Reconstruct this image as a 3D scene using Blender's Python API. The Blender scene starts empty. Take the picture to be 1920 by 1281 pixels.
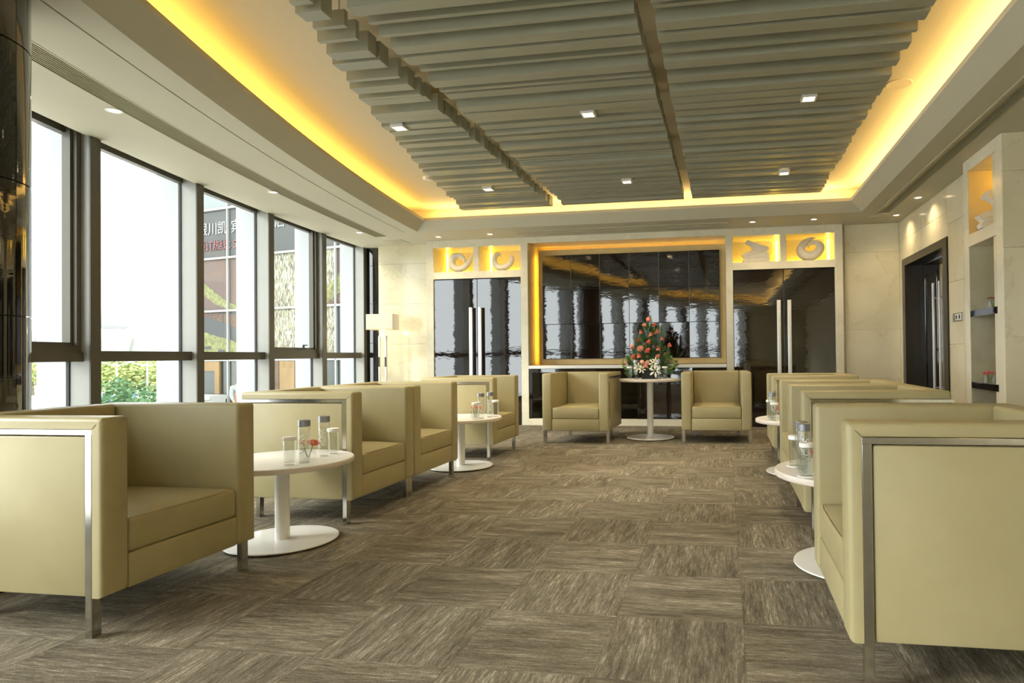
import bpy, bmesh, math, random
from mathutils import Matrix, Vector
random.seed(7)
R = math.radians
scene = bpy.context.scene
C = scene.collection

# ------------------------------------------------------------------ camera
cam = bpy.data.cameras.new('camera')
cam.sensor_fit = 'HORIZONTAL'; cam.sensor_width = 36.0
cam.lens = 1217.316 * 36 / 1920
cam.shift_x = -(1159.323 - 960) / 1920
cam.shift_y = (650.409 - 640.5) / 1920
cam.clip_start = 0.05; cam.clip_end = 800
co = bpy.data.objects.new('camera', cam); C.objects.link(co)
r_, u_, f_ = Vector((.9867, .1620, -.0111)), Vector((.0128, -.0097, .9999)), Vector((-.1619, .9867, .0117))
m = Matrix((r_, u_, -f_)).transposed().to_4x4()
m.translation = Vector((-.0569, -2.5825, 1.0505))
co.matrix_world = m
scene.camera = co

# ------------------------------------------------------------------ sky and exposure
SKY = 3.0
world = bpy.data.worlds.new('overcast_sky'); scene.world = world
world.use_nodes = True
wn = world.node_tree
bg = wn.nodes['Background']
bg.inputs['Color'].default_value = (0.93, 0.975, 1.0, 1)
bg.inputs['Strength'].default_value = SKY
sun = bpy.data.lights.new('hazy_sun', 'SUN'); sun.energy = 1.6; sun.angle = R(14); sun.color = (1, .95, .86)
so = bpy.data.objects.new('hazy_sun', sun); C.objects.link(so)
so.rotation_euler = Vector((0.80, 0.42, -0.48)).to_track_quat('-Z', 'Y').to_euler()
scene.view_settings.view_transform = 'Standard'
scene.view_settings.look = 'None'
scene.view_settings.gamma = 1
scene.view_settings.use_curve_mapping = False
scene.view_settings.exposure = 1.17
scene.cycles.transparent_max_bounces = 32

# ------------------------------------------------------------------ materials
def srgb(r, g, b):
    f = lambda c: ((c / 255 + .055) / 1.055) ** 2.4 if c > 10 else c / 255 / 12.92
    return (f(r), f(g), f(b), 1)
class NT:
    def __init__(s, name):
        s.m = bpy.data.materials.new(name); s.m.use_nodes = True
        s.t = s.m.node_tree; s.b = s.t.nodes['Principled BSDF']
    def n(s, typ, **kw):
        x = s.t.nodes.new(typ)
        for k, v in kw.items():
            if k in x.inputs: x.inputs[k].default_value = v
            else: setattr(x, k, v)
        return x
    def l(s, a, b): s.t.links.new(a, b)
    def coords(s, scale=(1, 1, 1), rnd=False, kind='Object'):
        tc = s.n('ShaderNodeTexCoord'); mp = s.n('ShaderNodeMapping'); mp.inputs['Scale'].default_value = scale
        s.l(tc.outputs[kind], mp.inputs['Vector'])
        if rnd:
            oi = s.n('ShaderNodeObjectInfo'); mu = s.n('ShaderNodeMath', operation='MULTIPLY'); mu.inputs[1].default_value = 37.0
            s.l(oi.outputs['Random'], mu.inputs[0]); s.l(mu.outputs[0], mp.inputs['Location'])
        return mp.outputs['Vector']
    def noise(s, vec, scale, detail=4, rough=.55):
        x = s.n('ShaderNodeTexNoise'); x.inputs['Scale'].default_value = scale
        x.inputs['Detail'].default_value = detail; x.inputs['Roughness'].default_value = rough
        s.l(vec, x.inputs['Vector']); return x.outputs['Fac']
    def ramp(s, fac, stops):
        x = s.n('ShaderNodeValToRGB'); e = x.color_ramp.elements
        while len(e) < len(stops): e.new(.5)
        for i, (p, c) in enumerate(stops): e[i].position = p; e[i].color = c
        s.l(fac, x.inputs['Fac']); return x.outputs['Color']
    def bump(s, h, strength, dist=.01):
        x = s.n('ShaderNodeBump'); x.inputs['Strength'].default_value = strength; x.inputs['Distance'].default_value = dist
        s.l(h, x.inputs['Height']); s.l(x.outputs['Normal'], s.b.inputs['Normal'])
    def set(s, **kw):
        for k, v in kw.items(): s.b.inputs[k.replace('_', ' ')].default_value = v
        return s
def plain(name, col, rough=.5, metal=0, spec=.5, noise_amt=0, nscale=8):
    k = NT(name); k.set(Base_Color=col, Roughness=rough, Metallic=metal, Specular_IOR_Level=spec)
    if noise_amt:
        a = tuple(c * (1 - noise_amt) for c in col[:3]) + (1,); b = tuple(min(1, c * (1 + noise_amt)) for c in col[:3]) + (1,)
        k.l(k.ramp(k.noise(k.coords(), nscale), [(.3, a), (.7, b)]), k.b.inputs['Base Color'])
    return k.m
def emit(name, col, strength):
    k = NT(name); k.set(Base_Color=(.8, .8, .8, 1), Emission_Color=col, Emission_Strength=strength); return k.m
M = {}
# leather
k = NT('leather'); k.set(Roughness=.42, Specular_IOR_Level=.45)
v = k.coords()
k.l(k.ramp(k.noise(v, 3, 3), [(.3, srgb(163, 152, 112)), (.7, srgb(173, 162, 122))]), k.b.inputs['Base Color'])
vo = k.n('ShaderNodeTexVoronoi'); vo.inputs['Scale'].default_value = 420; k.l(v, vo.inputs['Vector'])
k.bump(vo.outputs['Distance'], .06, .002); M['leather'] = k.m
M['seam'] = plain('seam_thread', srgb(120, 108, 70), .7)
M['chrome'] = plain('brushed_chrome', (.62, .62, .60, 1), .16, 1, .5, .08, 60)
M['steel'] = plain('satin_steel', (.9, .9, .89, 1), .45, .5, .5, .03, 40)
M['dark'] = plain('shadow_black', srgb(22, 20, 18), .6)
M['rubber'] = plain('black_rubber', srgb(30, 30, 30), .7)
M['white_lac'] = plain('white_lacquer', srgb(236, 234, 228), .22, 0, .5, .015)
k = NT('white_laminate'); k.set(Roughness=.3)
k.l(k.ramp(k.noise(k.coords((2, 40, 2)), 3, 4), [(.3, srgb(232, 228, 224)), (.7, srgb(243, 240, 237))]), k.b.inputs['Base Color']); M['laminate'] = k.m
k = NT('laminate_edge'); k.set(Roughness=.4)
k.l(k.ramp(k.noise(k.coords((3, 3, 60)), 4, 4), [(.3, srgb(205, 192, 178)), (.7, srgb(226, 216, 206))]), k.b.inputs['Base Color']); M['edge'] = k.m
# carpet
def carpet(name, rnd):
    k = NT(name); k.set(Roughness=1.0, Specular_IOR_Level=.05)
    v = k.coords((3.2, 36, 1), rnd); v2 = k.coords((12, 120, 1), rnd); v3 = k.coords((1, 1, 1), rnd); v5 = k.coords((1.6, 8, 1), rnd)
    n1 = k.noise(v, 2.0, 5, .7); n2 = k.noise(v2, 2.2, 3, .75); n3 = k.noise(v3, 330, 2, .8); n4 = k.noise(v5, 1.6, 3, .6)
    acc = None
    for nn, w in ((n1, .30), (n2, .26), (n3, .26), (n4, .18)):
        a = k.n('ShaderNodeMath', operation='MULTIPLY_ADD'); k.l(nn, a.inputs[0]); a.inputs[1].default_value = w
        if acc is None: a.inputs[2].default_value = 0
        else: k.l(acc, a.inputs[2])
        acc = a.outputs[0]
    col = k.ramp(acc, [(.38, srgb(64, 57, 47)), (.46, srgb(103, 95, 80)), (.53, srgb(126, 118, 101)), (.62, srgb(196, 187, 168))])
    hs = k.n('ShaderNodeHueSaturation'); k.l(col, hs.inputs['Color'])
    if rnd:
        oi = k.n('ShaderNodeObjectInfo'); mr = k.n('ShaderNodeMapRange'); mr.inputs['To Min'].default_value = .9; mr.inputs['To Max'].default_value = 1.1
        k.l(oi.outputs['Random'], mr.inputs['Value']); k.l(mr.outputs[0], hs.inputs['Value'])
    k.l(hs.outputs['Color'], k.b.inputs['Base Color'])
    k.bump(acc, .5, .006)
    return k.m
M['carpet'] = carpet('carpet_tile', True); M['carpet2'] = carpet('carpet_margin', False)
# marble
def marble(name, lo, hi, vein, rough=.16, sc=1.3):
    k = NT(name); k.set(Roughness=rough, Specular_IOR_Level=.5)
    v = k.coords((1, 1, 1), True)
    n = k.noise(v, sc, 8, .6); n2 = k.noise(v, sc * 9, 5, .6)
    c1 = k.ramp(n, [(.35, lo), (.65, hi)])
    rr = k.ramp(n, [(.485, (0, 0, 0, 1)), (.5, (1, 1, 1, 1)), (.515, (0, 0, 0, 1))])
    mu = k.n('ShaderNodeMath', operation='MULTIPLY'); k.l(rr, mu.inputs[0]); k.l(n2, mu.inputs[1])
    mx = k.n('ShaderNodeMix', data_type='RGBA'); k.l(mu.outputs[0], mx.inputs['Factor']); k.l(c1, mx.inputs['A']); mx.inputs['B'].default_value = vein
    k.l(mx.outputs['Result'], k.b.inputs['Base Color']); return k.m
M['marble'] = marble('cream_marble', srgb(206, 196, 164), srgb(220, 211, 182), srgb(196, 182, 146))
M['stone'] = marble('pale_stone', srgb(214, 207, 182), srgb(226, 219, 196), srgb(206, 196, 168), .22, 2)
M['sandstone'] = marble('grey_sandstone', srgb(176, 168, 138), srgb(192, 184, 155), srgb(165, 156, 126), .6, 4)
def gloss(name, col, bumpk, rough=.03, sc=(1.6, 1.6, 5)):
    k = NT(name); k.set(Base_Color=col, Roughness=rough, Specular_IOR_Level=.9, Coat_Weight=.6, Coat_Roughness=.02)
    n = k.noise(k.coords(sc, True), 2.4, 3, .6)
    x = k.n('ShaderNodeBump'); x.inputs['Strength'].default_value = bumpk; x.inputs['Distance'].default_value = .012
    k.l(n, x.inputs['Height']); k.l(x.outputs['Normal'], k.b.inputs['Normal']); k.l(x.outputs['Normal'], k.b.inputs['Coat Normal']); return k.m
M['gloss'] = gloss('black_gloss_lacquer', srgb(26, 17, 12), .055)
M['gloss_l'] = gloss('black_gloss_door', srgb(24, 18, 16), .06)
M['black_wood'] = gloss('black_lacquered_wood', srgb(20, 16, 13), .03)
M['black_col'] = gloss('black_column_panel', srgb(24, 20, 15), .05, .06)
M['bronze'] = plain('dark_bronze', srgb(50, 43, 32), .3, .1, .5, .05)
M['soffit'] = plain('soffit_paint', srgb(194, 190, 170), .75, 0, .2, .012, 3)
M['ceil'] = plain('ceiling_paint', srgb(214, 204, 178), .8, 0, .2)
M['slat'] = plain('slat_paint', srgb(158, 157, 137), .36, 0, .5, .03, 5)
M['grille'] = plain('grille_paint', srgb(176, 170, 142), .5)
M['mull'] = plain('grey_aluminium', srgb(148, 148, 142), .35, 0, .5, .02)
M['trans'] = plain('bronze_aluminium', srgb(84, 80, 70), .4, .1)
M['fin'] = plain('white_aluminium', srgb(150, 154, 156), .4)
M['gasket'] = plain('black_gasket', srgb(18, 18, 18), .6)
M['goldwood'] = plain('honey_veneer', srgb(214, 184, 122), .4, 0, .4, .06, 6)
M['plaster'] = plain('carved_plaster', srgb(222, 215, 198), .75, 0, .3, .05, 30)
M['led_amber'] = emit('led_amber', (1, .60, .13, 1), 15)
M['led_warm'] = emit('led_warm', (1, .68, .25, 1), 24)
M['led_niche'] = emit('led_niche', (1, .62, .05, 1), 15)
M['led_slot'] = emit('led_slot', (1, .64, .06, 1), 8)
M['led_slot2'] = emit('led_slot_dim', (1, .64, .08, 1), 2.6)
M['lens'] = emit('downlight_lens', (1, .74, .42, 1), 3.2)
M['shade'] = None
k = NT('lamp_shade_linen'); k.set(Base_Color=srgb(214, 206, 190), Roughness=.8, Emission_Color=(1, .84, .62, 1), Emission_Strength=.05); M['shade'] = k.m
def thin_glass(name, tint, refl=1.0):
    mt = bpy.data.materials.new(name); mt.use_nodes = True; t = mt.node_tree; t.nodes.clear()
    o = t.nodes.new('ShaderNodeOutputMaterial'); mx = t.nodes.new('ShaderNodeMixShader'); tr = t.nodes.new('ShaderNodeBsdfTransparent'); gl = t.nodes.new('ShaderNodeBsdfGlossy')
    tr.inputs['Color'].default_value = tint; gl.inputs['Roughness'].default_value = .0
    lw = t.nodes.new('ShaderNodeLayerWeight'); lw.inputs['Blend'].default_value = .5
    pw_ = t.nodes.new('ShaderNodeMath'); pw_.operation = 'POWER'; pw_.inputs[1].default_value = 4.0; t.links.new(lw.outputs['Facing'], pw_.inputs[0])
    mu = t.nodes.new('ShaderNodeMath'); mu.operation = 'MULTIPLY_ADD'; mu.inputs[1].default_value = .55 * refl; mu.inputs[2].default_value = .035 * refl
    t.links.new(pw_.outputs[0], mu.inputs[0]); t.links.new(mu.outputs[0], mx.inputs[0])
    t.links.new(tr.outputs[0], mx.inputs[1]); t.links.new(gl.outputs[0], mx.inputs[2]); t.links.new(mx.outputs[0], o.inputs[0]); return mt
M['pane'] = thin_glass('window_glass', (.97, .985, .975, 1), .6)
M['glass'] = thin_glass('clear_glass', (.945, .955, .945, 1), 1.5)
M['water'] = thin_glass('water', (.97, .98, .975, 1), .5)
M['frost'] = plain('white_print', srgb(245, 245, 245), .5)
M['cap'] = plain('grey_cap', srgb(150, 152, 156), .28, .6)
M['paper'] = plain('white_paper', srgb(246, 244, 240), .7)
M['switch'] = plain('switch_metal', srgb(150, 140, 125), .3, .6)
M['red'] = plain('red_petal', srgb(214, 60, 62), .5, 0, .3, .2, 40)
M['pink'] = plain('magenta_petal', srgb(214, 44, 96), .5, 0, .3, .2, 40)
M['coral'] = plain('coral_petal', srgb(240, 146, 124), .5, 0, .3, .15, 60)
M['blush'] = plain('blush_petal', srgb(246, 190, 168), .5, 0, .3, .1, 60)
M['purple'] = plain('purple_petal', srgb(96, 36, 90), .5)
M['yellow'] = plain('yellow_centre', srgb(214, 180, 60), .6)
M['lily'] = plain('white_petal', srgb(240, 238, 215), .5)
M['leaf'] = plain('dark_leaf', srgb(66, 98, 52), .45, 0, .4, .25, 30)
M['leaf2'] = plain('light_leaf', srgb(122, 142, 48), .45, 0, .4, .2, 30)
M['basket'] = plain('black_wicker', srgb(42, 42, 44), .5)
# outside
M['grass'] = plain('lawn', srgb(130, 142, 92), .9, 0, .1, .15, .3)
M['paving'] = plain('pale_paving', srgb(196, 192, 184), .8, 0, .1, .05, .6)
M['haze_wall'] = plain('hazed_pale_wall', srgb(158, 158, 153), .8, 0, .1)  # far walls, distance haze put into the pale colour
M['haze_dark'] = plain('hazed_grey_wall', srgb(134, 136, 134), .8, 0, .1)  # darker far parts, greyed by haze put into the colour
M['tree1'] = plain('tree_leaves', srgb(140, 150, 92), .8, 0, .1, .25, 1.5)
M['tree2'] = plain('shrub_leaves', srgb(70, 98, 62), .7, 0, .2, .3, 6)
M['bark'] = plain('bark', srgb(110, 100, 86), .9)
M['blue'] = plain('blue_car_paint', srgb(62, 92, 126), .3)
M['f_dark'] = plain('banner_grey', srgb(48, 51, 52), .6, 0, .3, .1, .6)
M['f_teal'] = plain('facade_glass', srgb(82, 92, 92), .25, 0, .5, .1, .5)
M['f_brown'] = plain('banner_brown', srgb(70, 57, 52), .6, 0, .3, .06, .6)
k = NT('banner_print'); k.set(Roughness=.6)
n = k.noise(k.coords((6, 6, 1.3)), 4, 7, .75)
k.l(k.ramp(n, [(.40, srgb(26, 30, 28)), (.47, srgb(70, 64, 46)), (.52, srgb(104, 106, 76)), (.58, srgb(136, 136, 126))]), k.b.inputs['Base Color']); M['f_print'] = k.m
M['f_lime'] = plain('banner_lime', srgb(92, 94, 60), .6, 0, .2, .45, 9)
M['f_rust'] = plain('banner_rust', srgb(72, 58, 48), .6, 0, .2, .4, 9)
M['f_mull'] = plain('pale_mullion', srgb(120, 122, 118), .5)
M['f_tan'] = plain('tan_timber', srgb(108, 88, 58), .6, 0, .2, .1, 2)
M['f_green'] = plain('shop_glass', srgb(36, 43, 39), .2, 0, .5, .2, .6)
M['txt_red'] = plain('red_print', srgb(92, 44, 46), .6)
M['shirt'] = plain('white_shirt', srgb(120, 128, 128), .8)
M['skin'] = plain('skin', srgb(150, 112, 88), .6)
M['trouser'] = plain('dark_trousers', srgb(40, 42, 48), .8)
M['hair'] = plain('black_hair', srgb(24, 20, 18), .6)

# ------------------------------------------------------------------ mesh helpers
class MB:
    def __init__(s): s.v = []; s.f = []
    def add(s, vs, fs):
        o = len(s.v); s.v += [tuple(x) for x in vs]; s.f += [[i + o for i in f] for f in fs]; return s
    def box(s, x0, x1, y0, y1, z0, z1):
        return s.add([(x0, y0, z0), (x1, y0, z0), (x1, y1, z0), (x0, y1, z0), (x0, y0, z1), (x1, y0, z1), (x1, y1, z1), (x0, y1, z1)],
                     [(3, 2, 1, 0), (4, 5, 6, 7), (0, 1, 5, 4), (1, 2, 6, 5), (2, 3, 7, 6), (3, 0, 4, 7)])
    def rbox(s, x0, x1, y0, y1, z0, z1, b=.01, seg=2):
        bm = bmesh.new(); bmesh.ops.create_cube(bm, size=1)
        for v in bm.verts: v.co = Vector(((x0 + x1) / 2 + v.co.x * (x1 - x0), (y0 + y1) / 2 + v.co.y * (y1 - y0), (z0 + z1) / 2 + v.co.z * (z1 - z0)))
        bmesh.ops.bevel(bm, geom=bm.edges[:], offset=b, segments=seg, profile=.5, affect='EDGES')
        return s.bm(bm)
    def bm(s, bm):
        bm.verts.index_update()
        s.add([v.co[:] for v in bm.verts], [[v.index for v in f.verts] for f in bm.faces]); bm.free(); return s
    def lathe(s, prof, n=32, cx=0, cy=0, caps=True):
        vs = []; fs = []
        for (r, z) in prof:
            for i in range(n): a = 2 * math.pi * i / n; vs.append((cx + r * math.cos(a), cy + r * math.sin(a), z))
        for j in range(len(prof) - 1):
            for i in range(n): a, b = j * n + i, j * n + (i + 1) % n; fs.append((a, b, b + n, a + n))
        if caps: fs.append(tuple(range(n))[::-1]); fs.append(tuple((len(prof) - 1) * n + i for i in range(n)))
        return s.add(vs, fs)
    def tube(s, pts, rad, n=8, caps=True, squash=None):
        pts = [Vector(p) for p in pts]; rad = rad if isinstance(rad, (list, tuple)) else [rad] * len(pts)
        vs = []; fs = []; up = None
        for i, p in enumerate(pts):
            t = (pts[min(i + 1, len(pts) - 1)] - pts[max(i - 1, 0)]).normalized()
            if up is None: up = Vector((0, 1, 0)) if abs(t.y) < .9 else Vector((1, 0, 0))
            a = t.cross(up).normalized(); b = a.cross(t).normalized(); up = b
            for j in range(n):
                th = 2 * math.pi * j / n; vs.append(p + a * math.cos(th) * rad[i] + b * math.sin(th) * rad[i] * (squash or 1))
        for i in range(len(pts) - 1):
            for j in range(n): q, w = i * n + j, i * n + (j + 1) % n; fs.append((q, w, w + n, q + n))
        if caps: fs.append(tuple(range(n))[::-1]); fs.append(tuple((len(pts) - 1) * n + i for i in range(n)))
        return s.add(vs, fs)
    def prism(s, poly, axis, a, b):
        """poly in the plane normal to axis, extruded from a to b"""
        n = len(poly)
        P = {'y': lambda p, t: (p[0], t, p[1]), 'x': lambda p, t: (t, p[0], p[1]), 'z': lambda p, t: (p[0], p[1], t)}[axis]
        vs = [P(p, a) for p in poly] + [P(p, b) for p in poly]
        return s.add(vs, [list(range(n))[::-1], list(range(n, 2 * n))] + [(i, (i + 1) % n, (i + 1) % n + n, i + n) for i in range(n)])
    def xf(s, mat):
        s.v = [tuple(mat @ Vector(v)) for v in s.v]; return s
    def mesh(s, name, mat, smooth=35):
        me = bpy.data.meshes.new(name); me.from_pydata(s.v, [], s.f)
        bm = bmesh.new(); bm.from_mesh(me); bmesh.ops.recalc_face_normals(bm, faces=bm.faces[:]); bm.to_mesh(me); bm.free()
        me.materials.append(M[mat] if isinstance(mat, str) else mat)
        if smooth:
            me.polygons.foreach_set('use_smooth', [True] * len(me.polygons)); me.set_sharp_from_angle(angle=R(smooth))
        me.update(); return me
    def obj(s, name, mat, parent=None, smooth=35, loc=None, rz=0):
        return link(name, s.mesh(name, mat, smooth), parent, loc, rz)
def link(name, me, parent=None, loc=None, rz=0):
    o = bpy.data.objects.new(name, me); C.objects.link(o)
    if parent: o.parent = parent
    if loc is not None: o.location = loc
    if rz: o.rotation_euler.z = rz
    return o
def tag(o, label, cat, group=None):
    o['label'] = label; o['category'] = cat
    if group: o['group'] = group
    return o
def thing(name, label, cat, loc=(0, 0, 0), rz=0, group=None):
    o = bpy.data.objects.new(name, None); C.objects.link(o); o.empty_display_size = .1
    o.location = loc; o.rotation_euler.z = rz
    return tag(o, label, cat, group)
def struct(name, mb=None, mat=None, label=None, smooth=35):
    if mb is None: o = bpy.data.objects.new(name, None); C.objects.link(o)
    else: o = mb.obj(name, mat, None, smooth)
    o['kind'] = 'structure'
    if label: o['label'] = label
    return o
def dup(root, loc, rz, label, group=None):
    r = root.copy(); C.objects.link(r); r.location = loc; r.rotation_euler.z = rz; r['label'] = label
    if group: r['group'] = group
    for ch in list(root.children):
        c = ch.copy(); C.objects.link(c); c.parent = r
        for g in list(ch.children):
            d = g.copy(); C.objects.link(d); d.parent = c
    return r
def light(name, typ, loc, energy, color, parent=None, **kw):
    l = bpy.data.lights.new(name, typ); l.energy = energy; l.color = color
    for a, b in kw.items(): setattr(l, a, b)
    o = bpy.data.objects.new(name, l); C.objects.link(o); o.location = loc
    if parent: o.parent = parent
    return o

# ------------------------------------------------------------------ the curved window line
def xw(y): return .0171 * y * y - .3057 * y - 4.5137
def sw(y): return .0342 * y - .3057
def ribbon(y0, y1, a, b, z0, z1, n=48, slope=0, aspect=None):
    """box swept along the window line between x offsets a..b; top shifted in x by slope"""
    mb = MB(); vs = []; fs = []
    for i in range(n + 1):
        y = y0 + (y1 - y0) * i / n; x = xw(y)
        vs += [(x + a, y, z0), (x + b, y, z0), (x + b + slope, y, z1), (x + a + slope, y, z1)]
    for i in range(n):
        o = i * 4
        for j in range(4): fs.append((o + j, o + (j + 1) % 4, o + 4 + (j + 1) % 4, o + 4 + j))
    fs.append((3, 2, 1, 0)); fs.append((n * 4, n * 4 + 1, n * 4 + 2, n * 4 + 3))
    return mb.add(vs, fs)
SO = 2.835; LIP = 2.95; UC = 3.17; YB = 6.84; YR = -11.0

# ------------------------------------------------------------------ floor
floor = struct('floor', MB().prism([(xw(y) - .35, y) for y in [YR + i * .5 for i in range(38)]] + [(-4.5, 7.9), (3.4, 7.9), (3.4, YR)], 'z', -.25, -.006), 'carpet2', 'brown streaked carpet tiles laid in alternating directions')
tile_me = MB().rbox(-.2498, .2498, -.2498, .2498, -.006, 0, .0006, 1).mesh('carpet_tile', 'carpet', 0)
for i in range(-11, 5):
    for j in range(-4, 14):
        cx, cy = i * .5 + .25, j * .5 + .25
        if min(cx - .25 - xw(cy - .25), cx - .25 - xw(cy + .25)) < -.02: continue
        if i == 4 and cy < -.5: continue
        o = link('carpet_tile', tile_me, floor, (cx, cy, 0), 0 if (i + j) % 2 else R(90))
        if i == 4:
            o.location.x = 2 + (.335 if cy > 4 else .19 if cy > 3.2 else .5) / 2; s = (.335 if cy > 4 else .19 if cy > 3.2 else .5) / .5
            if (i + j) % 2: o.scale.x = s
            else: o.scale.y = s
        if j == 13:
            o.location.y = 6.5 + .17; s = .34 / .5
            if (i + j) % 2: o.scale.y = s
            else: o.scale.x = s

# ------------------------------------------------------------------ ceiling
ceiling = struct('ceiling', MB().prism([(xw(y) - .6, y) for y in [YR - .2 + i * .5 for i in range(39)]] + [(3.6, 8.3), (3.6, YR - .2)], 'z', UC, UC + .25), 'ceil', 'beige upper ceiling washed by amber cove light')
OI = 1.37   # soffit inner edge offset from the window line
YI, XI = 6.09, 1.69
# left soffit in two bands either side of a shadow groove, leaving the air slot open
GR = 1.17; V0, V1 = .60, .80
sl = struct('trim_1', ribbon(YR, YI, GR + .008, OI, SO, SO + .05), 'soffit', 'painted soffit band beside the window cove')
for a, b, ya, yb in ((V1, GR - .004, YR, 7.6), (-.03, V0, YR, 7.6)):
    ribbon(ya, yb, a, b, SO, SO + .05).obj('soffit_board', 'soffit', sl)
ribbon(6.34, 7.6, V0 + .001, V1 - .001, SO, SO + .05, 10).obj('soffit_board', 'soffit', sl)
ribbon(YR, 7.6, -.03, OI - .21, SO + .12, SO + .16).obj('soffit_backing', 'dark', sl)
# bevelled bulkhead up to the cove lip, all round
def bulk(name, ring0, ring1, mat='soffit'):
    mb = MB(); n = len(ring0); return mb.add(ring0 + ring1, [(i, i + 1, n + i + 1, n + i) for i in range(n - 1)])
ysl = [YR + (YI - YR) * i / 40 for i in range(41)]
inner = [(xw(y) + OI, y, SO) for y in ysl]
lipL = [(xw(y) + OI + .165, min(y, YI - .155), LIP) for y in ysl]
tri = struct('trim_2', bulk('x', inner, lipL), 'soffit', 'sloped bulkhead of the window side cove')
def lip_poly():   # shelf behind the lip, thin slab
    return ribbon(YR, YI - .155, OI - .16, OI + .165, LIP, LIP + .02, 40)
lip_poly().obj('cove_shelf', 'soffit', tri)
ribbon(YR, YI, OI + .150, OI + .1648, LIP + .0202, LIP + .040, 40).obj('cove_lip', 'soffit', tri)
ribbon(YR, YI + .3, OI - .2, OI - .16, SO + .05, UC, 40).obj('cove_back', 'ceil', tri)
xl = xw(YI) + OI
trb = struct('trim_3', MB().add([(xl, YI, SO), (XI, YI, SO), (XI - .155, YI - .155, LIP), (xl + .165, YI - .155, LIP)], [(0, 1, 2, 3)]), 'soffit', 'sloped bulkhead of the cove along the back wall')
MB().box(xl + .1, XI - .1, YI - .155, YI + .2, LIP, LIP + .02).obj('cove_shelf', 'soffit', trb)
MB().box(xl + .16, XI - .15, YI - .1548, YI - .14, LIP + .0202, LIP + .040).obj('cove_lip', 'soffit', trb)
MB().box(xl - .4, XI + .4, YI + .16, YI + .2, SO + .05, UC).obj('cove_back', 'ceil', trb)
trr = struct('trim_4', MB().add([(XI, YR, SO), (XI, YI, SO), (XI - .155, YI - .155, LIP), (XI - .155, YR, LIP)], [(0, 1, 2, 3)]), 'soffit', 'sloped bulkhead of the cove on the door side')
MB().box(XI - .155, XI + .2, YR, YI, LIP, LIP + .02).obj('cove_shelf', 'soffit', trr)
MB().box(XI - .1548, XI - .14, YR, YI - .15, LIP + .0202, LIP + .040).obj('cove_lip', 'soffit', trr)
MB().box(XI + .16, XI + .2, YR, YI + .2, SO + .05, UC).obj('cove_back', 'ceil', trr)
# back and right flat soffits
ysb = [YI + (7.6 - YI) * i / 10 for i in range(11)]
sb = struct('trim_5', MB().prism([(xw(y) + GR - .004, y) for y in ysb] + [(XI, 7.6), (XI, YI)], 'z', SO, SO + .05), 'soffit', 'flat painted soffit in front of the back wall')
t6 = struct('trim_6', MB().box(XI, 1.93, YR, 7.6, SO, SO + .05).box(2.055, 3.4, YR, 7.6, SO, SO + .05).box(1.93, 2.055, 6.2, 7.6, SO, SO + .05), 'soffit', 'flat painted soffit along the door wall')
MB().box(1.90, 2.08, YR, 6.3, SO + .06, SO + .08).obj('soffit_backing', 'dark', t6, 0)
# cove led strips
ribbon(YR, YI - .1, OI - .03, OI - .005, LIP + .02, LIP + .03, 40).obj('led_strip', 'led_amber', tri)
MB().box(xl + .2, XI - .2, YI - .02, YI + .005, LIP + .02, LIP + .03).obj('led_strip', 'led_warm', trb)
MB().box(XI - .02, XI + .005, YR, YI - .1, LIP + .02, LIP + .03).obj('led_strip', 'led_warm', trr)

# slat rafts
ylist = [(.638, .10), (.858, .035), (.975, .036), (1.11, .10), (1.25, .11), (1.49, .04), (1.62, .105), (1.89, .05), (1.80, .035)]
ys_ = [-2.2]
beams = [(-1.9, .1), (-1.66, .04), (-1.5, .1), (-1.3, .1), (-1.08, .04), (-.92, .1), (-.72, .04), (-.56, .1), (-.36, .04), (-.2, .1), (0, .1), (.2, .04), (.36, .1), (.54, .035)] + [(.638, .10), (.858, .035), (.975, .036), (1.11, .10), (1.25, .11), (1.49, .04), (1.62, .105)]
rg = random.Random(3); y = 1.80
while y < 5.36:
    w = rg.choice([.036, .04, .10, .10, .105]); beams.append((y, w)); y += w + rg.choice([.03, .05, .09, .11])
beams.append((5.42, .07))
beam_cache = {}
LIGHT_Y = (2.36, 4.40)
def raft(label, xa, xb, lx):
    t = thing('slat_raft', label, 'ceiling panel', (0, 0, LIP), 0, 'slatted ceiling rafts')
    rr = random.Random(int(lx * 100))
    for (y, w) in beams:
        x0 = xa(y + w / 2) if callable(xa) else xa
        hz = rr.choice([0, 0, .012, .03, .045]) if w < .06 else rr.choice([0, 0, .012, .02])
        h = .125 - hz
        if callable(xa): x0 = x0 - rr.uniform(-.01, .01)
        else: x0 += rr.uniform(0, .006)
        MB().rbox(x0, xb, y, y + w, hz, hz + h, .0015, 1).obj('slat', 'slat', t, 0)
    # suspension rods
    for y in (.9, 3.0, 5.2):
        for x in ((xa(y) if callable(xa) else xa) + .06, xb - .06):
            MB().tube([(x, y, .1), (x, y, UC - LIP)], .004, 6).obj('hanger', 'slat', t)
    return t
def xg1(y):
    pts = [(-2, -1.75), (.6, -2.335), (.97, -2.45), (1.25, -2.52), (1.6, -2.626), (1.9, -2.706), (2.16, -2.764), (3.62, -3.087), (5.5, -3.432)]
    for (a, b), (c, d) in zip(pts, pts[1:]):
        if y <= c: return b + (d - b) * (y - a) / (c - a)
    return pts[-1][1]
raft('slatted ceiling raft nearest the windows with a stepped curved edge', xg1, -2.21, -2.69)
raft('middle slatted ceiling raft between two narrow gaps', -2.065, -.53, -1.095)
raft('slatted ceiling raft nearest the door wall', -.43, 1.10, .585)
lab = ['nearest the windows', 'in the middle raft', 'nearest the door wall']
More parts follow.
